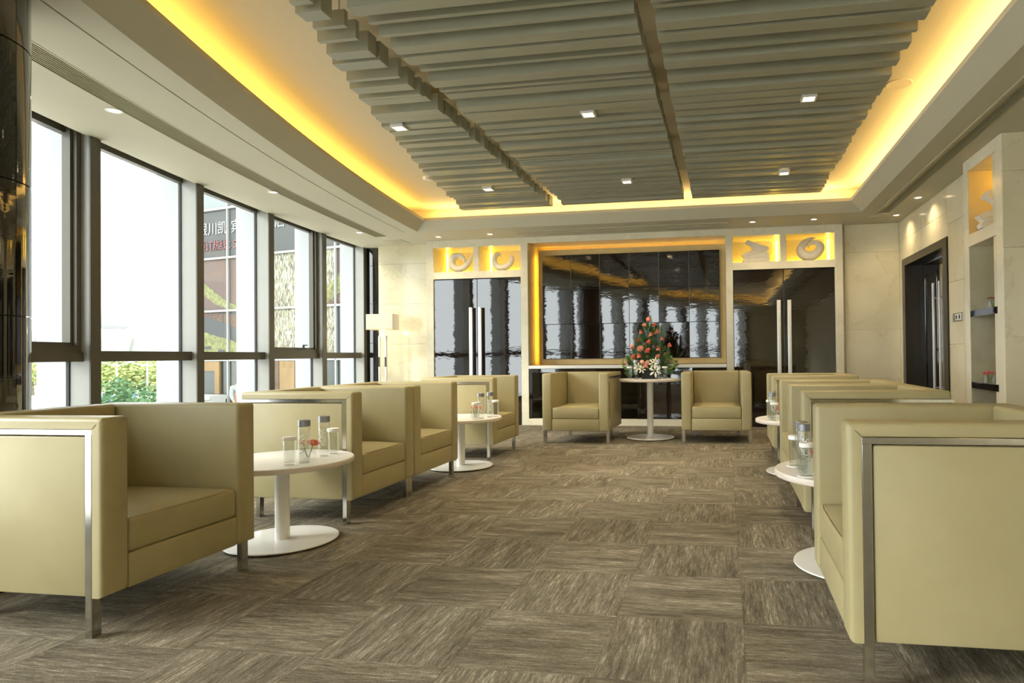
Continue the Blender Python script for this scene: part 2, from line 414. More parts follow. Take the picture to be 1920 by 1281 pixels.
for i, lx in enumerate((-2.69, -1.095, .585)):
    for j, ly in enumerate((2.41, 4.45)):
        t = thing('square_downlight', 'square lit downlight set in the slatted raft %s, %s one' % (lab[i], ('nearer', 'farther')[j]), 'ceiling light', (lx, ly, LIP - .012), 0, 'square downlights in the slatted rafts')
        MB().box(-.055, .055, -.055, -.042, 0, .03).box(-.055, .055, .042, .055, 0, .03).box(-.055, -.042, -.042, .042, 0, .03).box(.042, .055, -.042, .042, 0, .03).obj('frame', 'steel', t, 0)
        MB().box(-.042, .042, -.042, .042, .006, .02).obj('lens', 'lens', t, 0)
        light('lamp', 'SPOT', (0, 0, -.01), 38, (1, .84, .58), t, spot_size=R(110), spot_blend=.8, shadow_soft_size=.04)
# round downlights
dl = [(-4.342, 1.396, 'above the windows, nearest the black column'), (-4.824, 3.675, 'above the windows, midway along'), (-5.19, 5.962, 'above the windows, by the floor lamp'), (-4.25, 6.52, 'over the curled ring sculpture'), (-3.43, 6.486, 'over the horned crescent sculpture'),
      (.337, 6.416, 'over the folded slab sculpture'), (1.143, 6.415, 'over the spiral sculpture'), (2.18, 6.376, 'in the back right corner'), (2.18, 5.403, 'over the black entrance door')]
for x, y, l in dl:
    t = thing('round_downlight', 'small round lit downlight in the soffit %s' % l, 'ceiling light', (x, y, SO), 0, 'round soffit downlights')
    MB().lathe([(.034, -.001), (.052, -.001), (.054, -.005), (.038, -.006), (.034, -.001)], 28, caps=False).obj('ring', 'white_lac', t)
    MB().lathe([(.034, -.002), (.034, -.0035)], 24).obj('lens', 'lens', t)
    light('lamp', 'SPOT', (0, 0, -.012), 13, (1, .8, .5), t, spot_size=R(140), spot_blend=1.0, shadow_soft_size=.03)
# linear air grilles
t = thing('linear_air_grille', 'long curved slotted air grille in the soffit above the windows', 'vent', (0, 0, 0))
ribbon(.38, 6.34, V0, V0 + .014, SO - .002, SO + .03).obj('frame', 'grille', t); ribbon(.38, 6.34, V1 - .014, V1, SO - .002, SO + .03).obj('frame', 'grille', t)
for i in range(8):
    a = V0 + .026 + i * .0195; ribbon(.38, 6.34, a, a + .0055, SO + .001, SO + .010).obj('blade', 'grille', t)
t = thing('linear_air_grille', 'straight slotted air grille in the soffit on the door side', 'vent', (0, 0, 0))
for a in (1.93, 2.043): MB().box(a, a + .012, -1, 6.2, SO - .003, SO + .03).obj('frame', 'grille', t)
for i in range(5): MB().box(1.955 + i * .0185, 1.960 + i * .0185, -1, 6.2, SO + .001, SO + .009).obj('blade', 'grille', t)
MB().box(1.882, 1.902, -1, 6.2, SO - .012, SO + .001).obj('trim_strip', 'grille', t)
t = thing('slot_diffuser', 'straight white slot recess in the soffit above the black wall panels', 'vent', (0, 0, 0))
MB().box(-3.03, .016, 6.53, 6.56, SO - .014, SO + .001).obj('trim_strip', 'grille', t); MB().box(-3.03, .016, 6.36, 6.39, SO - .014, SO + .001).obj('trim_strip', 'grille', t)
for pts, l in (((-5.16, -4.9, 6.62, 6.9), 'over the floor lamp'), ((1.86, 2.16, 6.42, 6.86), 'in the corner by the door wall')):
    t = thing('access_panel', 'flat square access panel in the soffit %s' % l, 'panel', (0, 0, 0))
    MB().rbox(pts[0], pts[1], pts[2], pts[3], SO - .006, SO, .002, 1).obj('panel', 'grille', t)
    MB().box(pts[0] - .02, pts[1] + .02, pts[2] - .02, pts[2] - .005, SO - .004, SO).box(pts[0] - .02, pts[1] + .02, pts[3] + .005, pts[3] + .02, SO - .004, SO).obj('frame', 'soffit', t)
t = thing('smoke_detector', 'small white round smoke detector on the ceiling beside the slatted raft', 'smoke detector', (-3.50, 4.6, UC))
MB().lathe([(.02, -.04), (.045, -.035), (.055, -.012), (.055, 0)], 24).obj('body', 'white_lac', t)
t = thing('ceiling_speaker', 'round flush ceiling speaker in the amber lit ceiling', 'speaker', (1.33, 2.83, UC))
MB().lathe([(.085, -.004), (.095, -.007), (.1, -.003), (.1, 0)], 32).obj('rim', 'ceil', t); MB().lathe([(.084, -.001), (.084, -.003)], 32).obj('grille', 'ceil', t)

# ------------------------------------------------------------------ windows
mul = [-10.9, -9.75, -8.55, -7.32, -6.07, -4.8, -3.5, -2.19, -.88, .48, 1.87, 3.26, 4.62, 5.94, 7.20]
def frame_at(y):
    tx, ty = sw(y), 1.0; l = math.hypot(tx, ty); t = Vector((tx / l, ty / l, 0)); n = Vector((-t.y, t.x, 0))
    return Vector((xw(y), y, 0)), t, n     # n points outwards
def fbox(mb, y, ta, tb, na, nb, z0, z1):
    p, t, n = frame_at(y); vs = []
    for z in (z0, z1):
        for a, b in ((ta, na), (tb, na), (tb, nb), (ta, nb)): q = p + t * a + n * b; vs.append((q.x, q.y, z))
    return mb.add(vs, [(0, 1, 2, 3), (7, 6, 5, 4), (4, 5, 1, 0), (5, 6, 2, 1), (6, 7, 3, 2), (7, 4, 0, 3)])
def seg(mb, ya, yb, ea, eb, na, nb, z0, z1):
    """straight bar from mullion ya (+ea along) to mullion yb (-eb), between outward offsets"""
    (p, t, n), (q, t2, n2) = frame_at(ya), frame_at(yb)
    d = (q - p).normalized(); nn = Vector((-d.y, d.x, 0)); a = p + d * ea; b = q - d * eb; vs = []
    for z in (z0, z1):
        for w in (a + nn * na, b + nn * na, b + nn * nb, a + nn * nb): vs.append((w.x, w.y, z))
    return mb.add(vs, [(0, 1, 2, 3), (7, 6, 5, 4), (4, 5, 1, 0), (5, 6, 2, 1), (6, 7, 3, 2), (7, 4, 0, 3)])
HW = .058; GN = .165
for k, y in enumerate(mul):
    w = struct('window_%d' % (k + 1), label='full height glazed window bay with grey mullion, bay %d from the rear' % (k + 1))
    fbox(MB(), y, -HW, HW, .012, .19, 0, UC).obj('mullion', 'mull', w, 0)
    fbox(MB(), y, -HW, HW, 0, .0118, 0, UC).obj('mullion_shade_face', 'trans', w, 0)  # room face of the mullion, its backlit shade put into a darker colour
    fbox(MB(), y, -.03, .03, .2, .425, -.6, UC).obj('fin', 'fin', w, 0)
    fbox(MB(), y, -HW - .010, -HW, .155, .178, .05, UC).obj('gasket', 'gasket', w, 0)
    if k + 1 == len(mul): break
    yb = mul[k + 1]; op = k in (1, 3, 5, 7, 9, 12)
    z0, z1 = (1.04, 1.115) if op else (1.038, 1.125)
    seg(MB(), y, yb, HW, HW, .055, .2, z0, z1).obj('transom', 'trans', w, 0)
    seg(MB(), y, yb, HW, HW, .02, .2, 0, .1).obj('sill', 'trans', w, 0)
    seg(MB(), y, yb, HW, HW, GN, GN + .012, .1, z0).obj('pane', 'pane', w, 0)
    seg(MB(), y, yb, HW, HW, GN, GN + .012, z1, UC).obj('pane', 'pane', w, 0)
    seg(MB(), y, yb, HW, HW, .14, .2, 2.832, 2.97).obj('head_frame', 'trans', w, 0)
    if op:
        f = MB()
        seg(f, y, yb, HW, HW, .07, .16, 1.115, 1.165); (p, t_, n_), (q, _, _) = frame_at(y), frame_at(yb)
        L = (q - p).length
        seg(f, y, yb, HW, L - HW - .05, .07, .16, 1.165, UC); seg(f, y, yb, L - HW - .05, HW, .07, .16, 1.165, UC)
        f.obj('sash', 'trans', w, 0)
        f = MB(); seg(f, y, yb, HW + .05, L - HW - .075, .1, .16, 1.165, UC); seg(f, y, yb, L - HW - .075, HW + .05, .1, .16, 1.165, UC); seg(f, y, yb, HW + .05, HW + .05, .1, .16, 1.165, 1.19)
        f.obj('sash_bead', 'trans', w, 0)
        if k != 12: continue
        h = MB(); seg(h, y, yb, L * .60, L * .40 - .05, .03, .075, 1.165, 1.185); seg(h, y, yb, L * .60 + .01, L * .40 - .03, .03, .05, 1.18, 1.225); seg(h, y, yb, L * .60 + .01, L * .40 - .11, .03, .045, 1.215, 1.228)
        h.obj('handle', 'gasket', w, 0)

# ------------------------------------------------------------------ side and back walls
def slabs(parent, axis, plane, thick, u_edges, z_edges, mat='marble', gap=.0022):
    """stone slabs on a wall; axis = normal axis; plane = visible face; thick signed away from the room"""
    for a, b in zip(u_edges, u_edges[1:]):
        for c, d in zip(z_edges, z_edges[1:]):
            mb = MB(); p0, p1 = sorted((plane, plane + thick))
            if axis == 'y': mb.rbox(a + gap / 2, b - gap / 2, p0, p1, c + gap / 2, d - gap / 2, .0012, 1)
            else: mb.rbox(p0, p1, a + gap / 2, b - gap / 2, c + gap / 2, d - gap / 2, .0012, 1)
            o = mb.obj('stone_slab', mat, parent, 0)
# back wall, left part with lamp
wl = struct('wall_back_left', MB().box(-5.52, -4.62, 7.07, 7.5, 0, SO), 'marble', 'cream marble wall between black column and cabinet')
slabs(wl, 'y', 7.05, .02, [-5.52, -4.62], [0, .62, 1.25, 1.89, 2.53, SO])
wr = struct('wall_back_right', MB().box(1.60, 2.7, 6.94, 7.5, 0, SO), 'marble', 'cream marble wall between cabinet and black door')
slabs(wr, 'y', 6.92, .02, [1.62, 2.345], [0, .68, 1.36, 2.44, SO])
# back wall cabinetry surround in pale stone
wb = struct('wall_back', MB().box(-5.2, 1.7, 7.42, 7.52, 0, SO), 'stone', 'pale stone cabinet wall with niches and recess')
def sblock(x0, x1, z0, z1, y1=7.42): MB().rbox(x0, x1, YB, y1, z0, z1, .002, 1).obj('stone_block', 'stone', wb, 0)
LX = [-4.605, -4.486, -3.085, -2.973]; RX = [-.03, .07, 1.473, 1.582]
sblock(LX[0], LX[1], 0, SO); sblock(LX[2], LX[3], 0, SO); sblock(RX[0], RX[1], 0, SO); sblock(RX[2], RX[3], 0, SO)
for a, b in ((LX[1], LX[2]), (RX[1], RX[2])):
    sblock(a, b, 2.238, 2.346); sblock(a, b, 2.722, SO)
sblock(-3.835, -3.746, 2.346, 2.722); sblock(.731, .817, 2.346, 2.722)
sblock(LX[3], RX[0], 2.742, SO)
sblock(LX[3], RX[0], 0, .10)
MB().box(LX[1], LX[2], 7.36, 7.40, 2.30, 2.76).obj('niche_back', 'stone', wb, 0)
MB().box(RX[1], RX[2], 7.36, 7.40, 2.30, 2.76).obj('niche_back', 'stone', wb, 0)
# niche led strips at the outer back corner, plus an added hidden floor strip
for x0, x1, s in ((LX[1], -3.835, 0), (-3.746, LX[2], 0), (RX[1], .731, 1), (.817, RX[2], 1)):
    xs = x0 + .004 if s == 0 else x1 - .018
    MB().box(xs, xs + .014, 7.345, 7.355, 2.35, 2.715).obj('led_strip', 'led_niche', wb, 0)
    MB().box(x0 + .02, x1 - .02, 7.30, 7.315, 2.347, 2.353).obj('led_strip', 'led_niche', wb, 0)  # added strip, out of sight on the floor, brightens the niche back
# central recess
MB().box(LX[3], RX[0], 7.34, 7.40, .85, 2.76).obj('recess_back', 'goldwood', wb, 0)
fr = thing('backlit_board', 'honey coloured backlit board framing the black wall panels', 'wall panel', (0, 0, 0))
MB().rbox(-2.915, -.034, 7.215, 7.245, .90, 2.685, .002, 1).obj('board', 'goldwood', fr, 0)
for a, mt in (((-2.90, -2.885, 7.26, 7.275, .92, 2.62), 'led_slot'), ((-2.86, -.05, 7.26, 7.275, 2.65, 2.665), 'led_slot2')):
    MB().box(*a).obj('led_strip', mt, fr, 0)
pw = thing('gloss_wall_panels', 'wall of eighteen glossy black square panels above the white counter', 'wall panel', (0, 0, 0))
MB().box(-2.845, -.122, 7.19, 7.214, .987, 2.595).obj('backing', 'dark', pw, 0)
pxs = [-2.843 + i * .4535 for i in range(7)]; pzs = [.989, 1.524, 2.06, 2.594]
rb = random.Random(5)
for x in pxs[1:-1]: MB().box(x - .0014, x + .0014, 7.172, 7.19, .99, 2.594).obj('joint_strip', 'mull', pw, 0)
for i in range(6):
    for j in range(3):
        cx, cz = (pxs[i] + pxs[i + 1]) / 2, (pzs[j] + pzs[j + 1]) / 2
        o = MB().rbox(-.2235, .2235, -.008, .008, -.2645, .2645, .0015, 1).obj('panel', 'gloss', pw, 0, (cx, 7.178, cz))
        o.rotation_euler = (rb.uniform(-.004, .004), 0, rb.uniform(-.004, .004))
t = tag(MB().rbox(-2.968, -.034, YB - .012, 7.21, .848, .895, .003, 1).obj('counter_top', 'white_lac', None, 0), 'long white counter top under the black wall panels', 'counter')
# base cabinet
bc = thing('base_cabinet', 'low black lacquered cabinet with open shelves under the white counter', 'cabinet', (0, 0, .10))
MB().box(-2.965, -.036, 7.35, 7.40, 0, .747).obj('back_panel', 'black_wood', bc, 0)
MB().rbox(-2.965, -.036, YB + .01, 7.35, .69, .747, .002, 1).obj('top_rail', 'gloss', bc, 0)
for x in (-2.965, -2.14, -1.33, -.08): MB().box(x, x + .04, YB + .012, 7.35, 0, .69).obj('side_panel', 'black_wood', bc, 0)
MB().box(-2.925, -2.14, YB + .03, 7.35, .275, .33).obj('shelf', 'gloss', bc, 0); MB().box(-2.10, -1.33, YB + .03, 7.35, .275, .33).obj('shelf', 'black_wood', bc, 0)
MB().box(-2.925, -.08, YB + .03, 7.35, 0, .012).obj('floor_panel', 'black_wood', bc, 0)
for a, b in ((-1.285, -.885), (-.88, -.48), (-.475, -.082)):
    MB().rbox(a, b, YB + .005, YB + .025, .005, .685, .002, 1).obj('door', 'gloss', bc, 0)
# tall double door cabinets
def tall(x0, x1, hx, label, mat):
    t = thing('tall_cabinet', label, 'cabinet', ((x0 + x1) / 2, YB, 0))
    w = (x1 - x0) / 2
    MB().box(-w, w, .06, .10, 0, 2.236).obj('backing', 'dark', t, 0)
    for s in (-1, 1):
        a, b = sorted((s * .003, s * (w - .006)))
        d = MB().rbox(a, b, .02, .045, .01, 2.226, .002, 1).obj('door', mat, t, 0)
        h = hx + s * .072
        hd = MB().rbox(h - .026, h + .026, -.06, -.035, .35, 1.79, .004, 2).obj('handle', 'steel', d)
        for z in (.5, 1.1, 1.65): MB().tube([(h, -.04, z), (h, .022, z)], .009, 10).obj('handle_post', 'steel', d)
tall(LX[1], LX[2], -.005, 'tall glossy black double door cabinet nearer the windows', 'gloss_l')
tall(RX[1], RX[2], .0, 'tall glossy dark brown double door cabinet nearer the entrance door', 'gloss')

# door wall
wd = struct('wall_right', MB().box(2.365, 2.75, 4.04, 4.93, 0, SO).box(2.365, 2.75, 6.745, 7.0, 0, SO).box(2.365, 2.75, 4.93, 6.745, 2.295, SO), 'marble', 'cream marble wall around the black entrance door')
slabs(wd, 'x', 2.345, .02, [4.04, 4.50, 4.93], [0, .5, 1.12, 1.78, 2.42, SO]); slabs(wd, 'x', 2.345, .02, [6.745, 6.92], [0, .68, 1.36, 2.44, SO]); slabs(wd, 'x', 2.345, .02, [4.93, 5.85, 6.745], [2.295, 2.56, SO])
d = struct('door_1', label='glossy black double entrance door with long steel bar handles')
MB().box(2.33, 2.62, 4.944, 5.075, 0, 2.29).obj('jamb', 'bronze', d, 0); MB().box(2.33, 2.62, 6.60, 6.732, 0, 2.29).obj('jamb', 'bronze', d, 0); MB().box(2.33, 2.62, 5.075, 6.60, 2.195, 2.29).obj('header', 'bronze', d, 0)
for a, b, s in ((5.08, 5.838, -1), (5.842, 6.595, 1)):
    lf = MB().rbox(2.55, 2.59, a, b, .008, 2.19, .003, 1).obj('door_leaf', 'black_wood', d, 0)
    c0, c1 = a + .13, b - .13
    mb = MB()
    for q in ((c0, c1, 2.04, 2.055), (c0, c1, .15, .165), (c0, c0 + .015, .165, 2.04), (c1 - .015, c1, .165, 2.04)): mb.rbox(2.538, 2.552, q[0], q[1], q[2], q[3], .003, 1)
    mb.obj('moulding', 'black_wood', lf, 0)
    hy = 5.80 + s * .115
    MB().rbox(2.468, 2.49, hy - .022, hy + .022, .45, 1.885, .004, 2).obj('handle', 'steel', lf)
    for z in (.6, 1.7): MB().tube([(2.48, hy, z), (2.552, hy, z)], .009, 10).obj('handle_post', 'steel', lf)
t = thing('light_switch', 'metal double rocker light switch plate beside the black door', 'light switch', (2.345, 4.655, 1.40))
MB().rbox(-.008, 0, -.145, .145, -.045, .045, .003, 1).obj('plate', 'switch', t, 0)
for yy in (-.07, .02): 
    s_ = MB().rbox(-.012, -.007, yy - .035, yy + .035, -.032, .032, .002, 1).obj('rocker', 'white_lac', t, 0)
    MB().box(-.0135, -.0118, yy - .016, yy + .016, -.02, .02).obj('rocker_insert', 'rubber', s_, 0)
# niche block
XN = 2.203
wn_ = struct('wall_right_niche', label='pale stone niche pier with shelves beside the door wall')
def nb(y0, y1, z0, z1, x1=2.62, mat='stone', x0=XN): MB().rbox(x0, x1, y0, y1, z0, z1, .002, 1).obj('stone_block', mat, wn_, 0)
nb(3.187, 3.30, 0, SO, 2.75); nb(3.93, 4.038, 0, SO, 2.75); nb(3.30, 3.93, 2.725, SO); nb(3.30, 3.93, 2.018, 2.13)
MB().box(2.60, 2.75, 3.30, 3.93, 0, SO).obj('niche_back', 'sandstone', wn_, 0)
MB().box(2.21, 2.60, 3.925, 3.9298, 0, 2.018).obj('niche_side', 'sandstone', wn_, 0)
MB().box(2.21, 2.60, 3.925, 3.9298, 2.131, 2.724).obj('niche_side', 'goldwood', wn_, 0)
MB().box(2.585, 2.595, 3.31, 3.92, 2.70, 2.715).obj('led_strip', 'led_niche', wn_, 0)
MB().box(2.585, 2.595, 3.312, 3.322, 2.14, 2.70).obj('led_strip', 'led_niche', wn_, 0)
for z, l in ((1.36, 'upper'), (.70, 'lower')):
    tag(MB().rbox(XN + .004, 2.598, 3.302, 3.923, z, z + .06, .002, 1).obj('niche_shelf', 'black_wood', None, 0), '%s black shelf in the stone niche by the door wall' % l, 'shelf', 'black niche shelves')
# jog wall facing the room and the unseen enclosure behind the camera
wj = struct('wall_right_return', MB().box(2.22, 3.4, 3.19, 3.4, 0, SO), 'marble', 'cream marble return wall at the right edge')
slabs(wj, 'y', 3.17, .0165, [2.205, 2.80, 3.4], [0, .46, 1.16, 1.89, 2.52, SO])
struct('wall_right_near', MB().box(3.2, 3.4, YR, 3.17, 0, SO + .05), 'marble', 'cream marble side wall beyond the right edge')
struct('wall_rear', MB().box(.6, 3.4, YR - .2, YR, 0, UC), 'marble', 'cream marble wall behind the viewer')
struct('wall_column_recess', MB().box(-6.2, -5.5, 7.9, 8.1, 0, UC).box(-5.2, -5.15, 7.5, 8.0, 0, UC), 'marble', 'wall behind the far black column')

# columns
def column(name, label, x, y, r, zs, a0=0):
    t = thing(name, label, 'column', (x, y, 0))
    MB().lathe([(r - .02, 0), (r - .02, SO + .1)], 48).obj('core', 'dark', t)
    n = 4
    for z0, z1 in zip(zs, zs[1:]):
        for k in range(n):
            th0 = a0 + 2 * math.pi * k / n + .004; th1 = a0 + 2 * math.pi * (k + 1) / n - .004; vs = []; fs = []; ns = 14
            for i in range(ns + 1):
                th = th0 + (th1 - th0) * i / ns; c, s = math.cos(th), math.sin(th)
                vs += [(r * c, r * s, z0 + .003), (r * c, r * s, z1 - .003), ((r - .018) * c, (r - .018) * s, z1 - .003), ((r - .018) * c, (r - .018) * s, z0 + .003)]
            for i in range(ns):
                for j in range(4): fs.append((i * 4 + j, i * 4 + (j + 1) % 4, i * 4 + 4 + (j + 1) % 4, i * 4 + 4 + j))
            fs.append((0, 1, 2, 3)); fs.append((ns * 4 + 3, ns * 4 + 2, ns * 4 + 1, ns * 4))
            MB().add(vs, fs).obj('panel', 'black_col', t)
column('round_column', 'glossy black panelled round column at the left edge', -3.62, -.155, .325, [0, .62, 1.26, 1.89, 2.54, SO + .02], R(-72))
column('round_column', 'glossy black panelled round column beside the floor lamp', -5.76, 7.5, .28, [0, .64, 1.28, 1.92, 2.54, SO + .02], R(-80))

# ------------------------------------------------------------------ armchairs
def arm_mesh(s):
    W0, W1, WR = .288, .405, .372; x0, x1, xr = -.395, .395, .352; z0, z1, zr = .153, .832, .789
    V = [(x0, W0, z0), (x1, W0, z0), (x1, W0, z1), (x0, W0, z1),            # 0-3 inner
         (x1, W1, z0), (x1, W1, z1), (x0, W1, z1), (x0, W1, zr), (xr, W1, zr), (xr, W1, z0),   # 4-9 outer L
         (x0, WR, z0), (xr, WR, z0), (xr, WR, zr), (x0, WR, zr)]            # 10-13 recess floor
    F = [(0, 1, 2, 3), (1, 4, 5, 2), (2, 5, 6, 3), (4, 9, 8, 5), (5, 8, 7, 6), (10, 13, 12, 11), (9, 11, 12, 8), (8, 12, 13, 7), (0, 10, 11, 9, 4, 1), (0, 3, 6, 7, 13, 10)]
    bm = bmesh.new(); vs = [bm.verts.new((a, b * s, c)) for a, b, c in V]
    for f in F: bm.faces.new([vs[i] for i in f])
    bmesh.ops.recalc_face_normals(bm, faces=bm.faces[:])
    bm.edges.ensure_lookup_table()
    want = [(1, 2), (4, 5), (2, 3), (5, 6), (2, 5), (3, 6), (1, 4), (0, 1), (0, 3), (6, 7)]
    ed = []
    for a, b in want:
        e = bm.edges.get((vs[a], vs[b])); 
        if e: ed.append(e)
    bmesh.ops.bevel(bm, geom=ed, offset=.017, segments=3, profile=.5, affect='EDGES')
    return MB().bm(bm)
def cushion():
    bm = bmesh.new(); x0, x1, y0, y1, z0, z1 = -.276, .388, -.284, .284, .2915, .424
    bmesh.ops.create_cube(bm, size=1)
    for v in bm.verts: v.co = Vector(((x0 + x1) / 2 + v.co.x * (x1 - x0), v.co.y * (y1 - y0), (z0 + z1) / 2 + v.co.z * (z1 - z0)))
    bmesh.ops.bevel(bm, geom=bm.edges[:], offset=.014, segments=3, profile=.5, affect='EDGES')
    bmesh.ops.subdivide_edges(bm, edges=[e for e in bm.edges if e.calc_length() > .2], cuts=8, use_grid_fill=True)
    for v in bm.verts:
        u = (v.co.x - (x0 + x1) / 2) / ((x1 - x0) / 2); w = v.co.y / y1
        dome = max(0, 1 - u ** 4) * max(0, 1 - w ** 4)
        if v.co.z > .36: v.co.z += .022 * dome
        q = max(0, 1 - w * w)
        if u > .9: v.co.x += .006 * q * (1 - ((v.co.z - .363) / .061) ** 2)
    return MB().bm(bm)
def make_chair():
    t = thing('armchair', '', 'armchair', (0, 0, 0), 0, 'cream leather cube armchairs')
    for s in (1, -1):
        a = arm_mesh(s).obj('arm', 'leather', t)
        MB().tube([(.353, s * .4055, .790), (.368, s * .4052, .805), (.382, s * .401, .8185), (.389, s * .392, .826)], .0013, 5).obj('seam', 'seam', a)
        MB().rbox(-.392, .318, *sorted((s * .370, s * .402)), .155, .762, .009, 2).obj('side_panel', 'leather', t)
        MB().rbox(-.405, .352, *sorted((s * .371, s * .4055)), .766, .787, .0015, 1).obj('trim_bar', 'chrome', t, 0)
        MB().rbox(.322, .351, *sorted((s * .365, s * .406)), 0, .767, .0015, 1).obj('leg', 'chrome', t, 0)
        MB().rbox(-.375, -.347, *sorted((s * .25, s * .291)), 0, .156, .0015, 1).obj('leg', 'chrome', t, 0)
    MB().rbox(-.395, -.28, -.2875, .2875, .153, .832, .017, 3).obj('backrest', 'leather', t)
    MB().rbox(-.29, .389, -.2872, .2872, .153, .291, .008, 2).obj('front_rail', 'leather', t)
    c = cushion().obj('seat_cushion', 'leather', t)
    MB().tube([(.374, -.27, .4235), (.384, -.2, .424), (.387, 0, .4245), (.384, .2, .424), (.374, .27, .4235)], .0022, 6).obj('piping', 'leather', c)
    return t
chair0 = make_chair()
XL = -2.375 - .395
spots = [
    ((XL, -.079, 0), 0, 'leather armchair at the left edge beside the black column'),
    ((XL + .012, 1.572, 0), 0, 'leather armchair by the windows just behind the nearest low table'),
    ((XL + .012, 2.388, 0), 0, 'leather armchair by the windows with the second low table behind it'),
    ((XL + .025, 4.045, 0), 0, 'last leather armchair in the window row, in front of the tall black cabinet'),
    ((.312 + .395, -.078, 0), math.pi, 'leather armchair filling the lower right corner'),
    ((.368 + .395, 1.60, 0), math.pi, 'leather armchair in the door side row just behind the nearest low table'),
    ((.372 + .395, 2.418, 0), math.pi, 'leather armchair in the door side row in front of the second low table'),
    ((.378 + .395, 4.13, 0), math.pi, 'last leather armchair in the door side row, nearest the black door'),
    ((-1.797, 5.295, 0), R(-90 - 2.0), 'leather armchair facing the room on the window side of the flower table'),
    ((-.167, 5.44, 0), R(-90 + .6), 'leather armchair facing the room on the door side of the flower table'),
]
for i, (loc, rz, lb) in enumerate(spots):
    if i == 0: chair0.location = loc; chair0.rotation_euler.z = rz; chair0['label'] = lb
    else: dup(chair0, loc, rz, lb)

# ------------------------------------------------------------------ tables
def make_table(h, label, loc, group):
    t = thing('round_table', label, 'table', loc, 0, group)
    tp = MB().lathe([(.377, h - .030), (.383, h - .026), (.383, h - .004), (.380, h)], 72).obj('tabletop', 'laminate', t)
    MB().lathe([(.3833, h - .027), (.3842, h - .025), (.3842, h - .005), (.3833, h - .003)], 72, caps=False).obj('edge_band', 'edge', tp)
    MB().lathe([(.039, .018), (.039, h - .029)], 32).obj('pole', 'white_lac', t)
    MB().lathe([(.295, .010), (.298, .013), (.296, .018), (.05, .022)], 72).obj('base', 'white_lac', t)
    for a in range(4):
        th = R(45 + 90 * a); MB().lathe([(.014, 0), (.014, .011)], 12, .24 * math.cos(th), .24 * math.sin(th)).obj('glide', 'rubber', t)
    return t
TH = .472
make_table(TH, 'low round white table between the two nearest window side chairs', (-2.565, .778, 0), 'low round white tables')
make_table(TH, 'low round white table in front of the last window side armchair', (-2.535, 3.248, 0), 'low round white tables')
make_table(TH, 'low round white table behind the armchair in the lower right corner', (.565, .75, 0), 'low round white tables')
make_table(TH, 'low round white table before the last door side armchair', (.585, 3.27, 0), 'low round white tables')
make_table(.742, 'tall round white pedestal table carrying the flower arrangement', (-.985, 5.48, 0), None)

# ------------------------------------------------------------------ bottles, glasses, vases
def text_mesh(body, size, name, mat, extr=0.0):
    cu = bpy.data.curves.new(name, 'FONT'); cu.body = body; cu.size = size; cu.align_x = 'CENTER'; cu.align_y = 'CENTER'; cu.extrude = extr; cu.resolution_u = 3
    o = bpy.data.objects.new(name, cu); C.objects.link(o)
    dg = bpy.context.evaluated_depsgraph_get(); me = bpy.data.meshes.new_from_object(o.evaluated_get(dg))
    C.objects.unlink(o); bpy.data.objects.remove(o)
    me.materials.clear(); me.materials.append(M[mat]); return me
voss = text_mesh('VOSS', .052, 'lettering', 'frost', .0)
for v in voss.vertices:     # reading upwards, wrapped round the bottle
    a = -v.co.y / .031; zz = v.co.x; rr = .0318
    v.co = Vector((rr * math.cos(a), rr * math.sin(a), .112 + zz * .95)) if True else v.co
def make_bottle():
    t = thing('water_bottle', '', 'bottle', group='clear water bottles')
    MB().lathe([(.026, 0), (.0305, .003), (.031, .008), (.031, .196), (.029, .202), (.0285, .204)], 32, caps=False).lathe([(.0265, .001), (.0265, .006)], 24).obj('bottle_body', 'glass', t)
    MB().lathe([(.0285, .009), (.0285, .172)], 28).obj('water', 'water', t)
    MB().lathe([(.030, .201), (.0315, .203), (.0315, .235), (.030, .237)], 32).obj('cap', 'cap', t)
    link('lettering', voss, t, (0, 0, 0), R(-70))
    return t
def make_glass():
    t = thing('lidded_glass', '', 'glass', group='drinking glasses with paper lids')
    MB().lathe([(.030, .003), (.0305, .004), (.0315, .145), (.0300, .145), (.0285, .018), (.004, .014)], 32, caps=False).lathe([(.0300, .003), (.0282, .0035)], 32).obj('glass_body', 'glass', t)
    MB().lathe([(.0335, .136), (.0345, .138), (.0345, .152), (.033, .155)], 28).obj('lid', 'paper', t)
    MB().lathe([(.045, 0), (.045, .0025)], 28).obj('coaster', 'paper', t)
    return t
def petals(mb, cx, cy, cz, r, n, tilt, droop, width, yaw=0, ax=None):
    for i in range(n):
        a = yaw + 2 * math.pi * i / n; c, s = math.cos(a), math.sin(a); w = width
        L = [(0.12, 0, 0), (.55, w, .4), (.9, w * .7, .8), (1, 0, 1), (.9, -w * .7, .8), (.55, -w, .4)]
        vs = []
        for (q, side, d) in L:
            x = q * r * c - side * r * s; y = q * r * s + side * r * c; z = q * r * tilt - droop * r * q * q
            v = Vector((x, y, z))
            if ax is not None: v = ax @ v
            vs.append((cx + v.x, cy + v.y, cz + v.z))
        mb.add(vs, [(0, 1, 5), (1, 2, 4, 5), (2, 3, 4)])
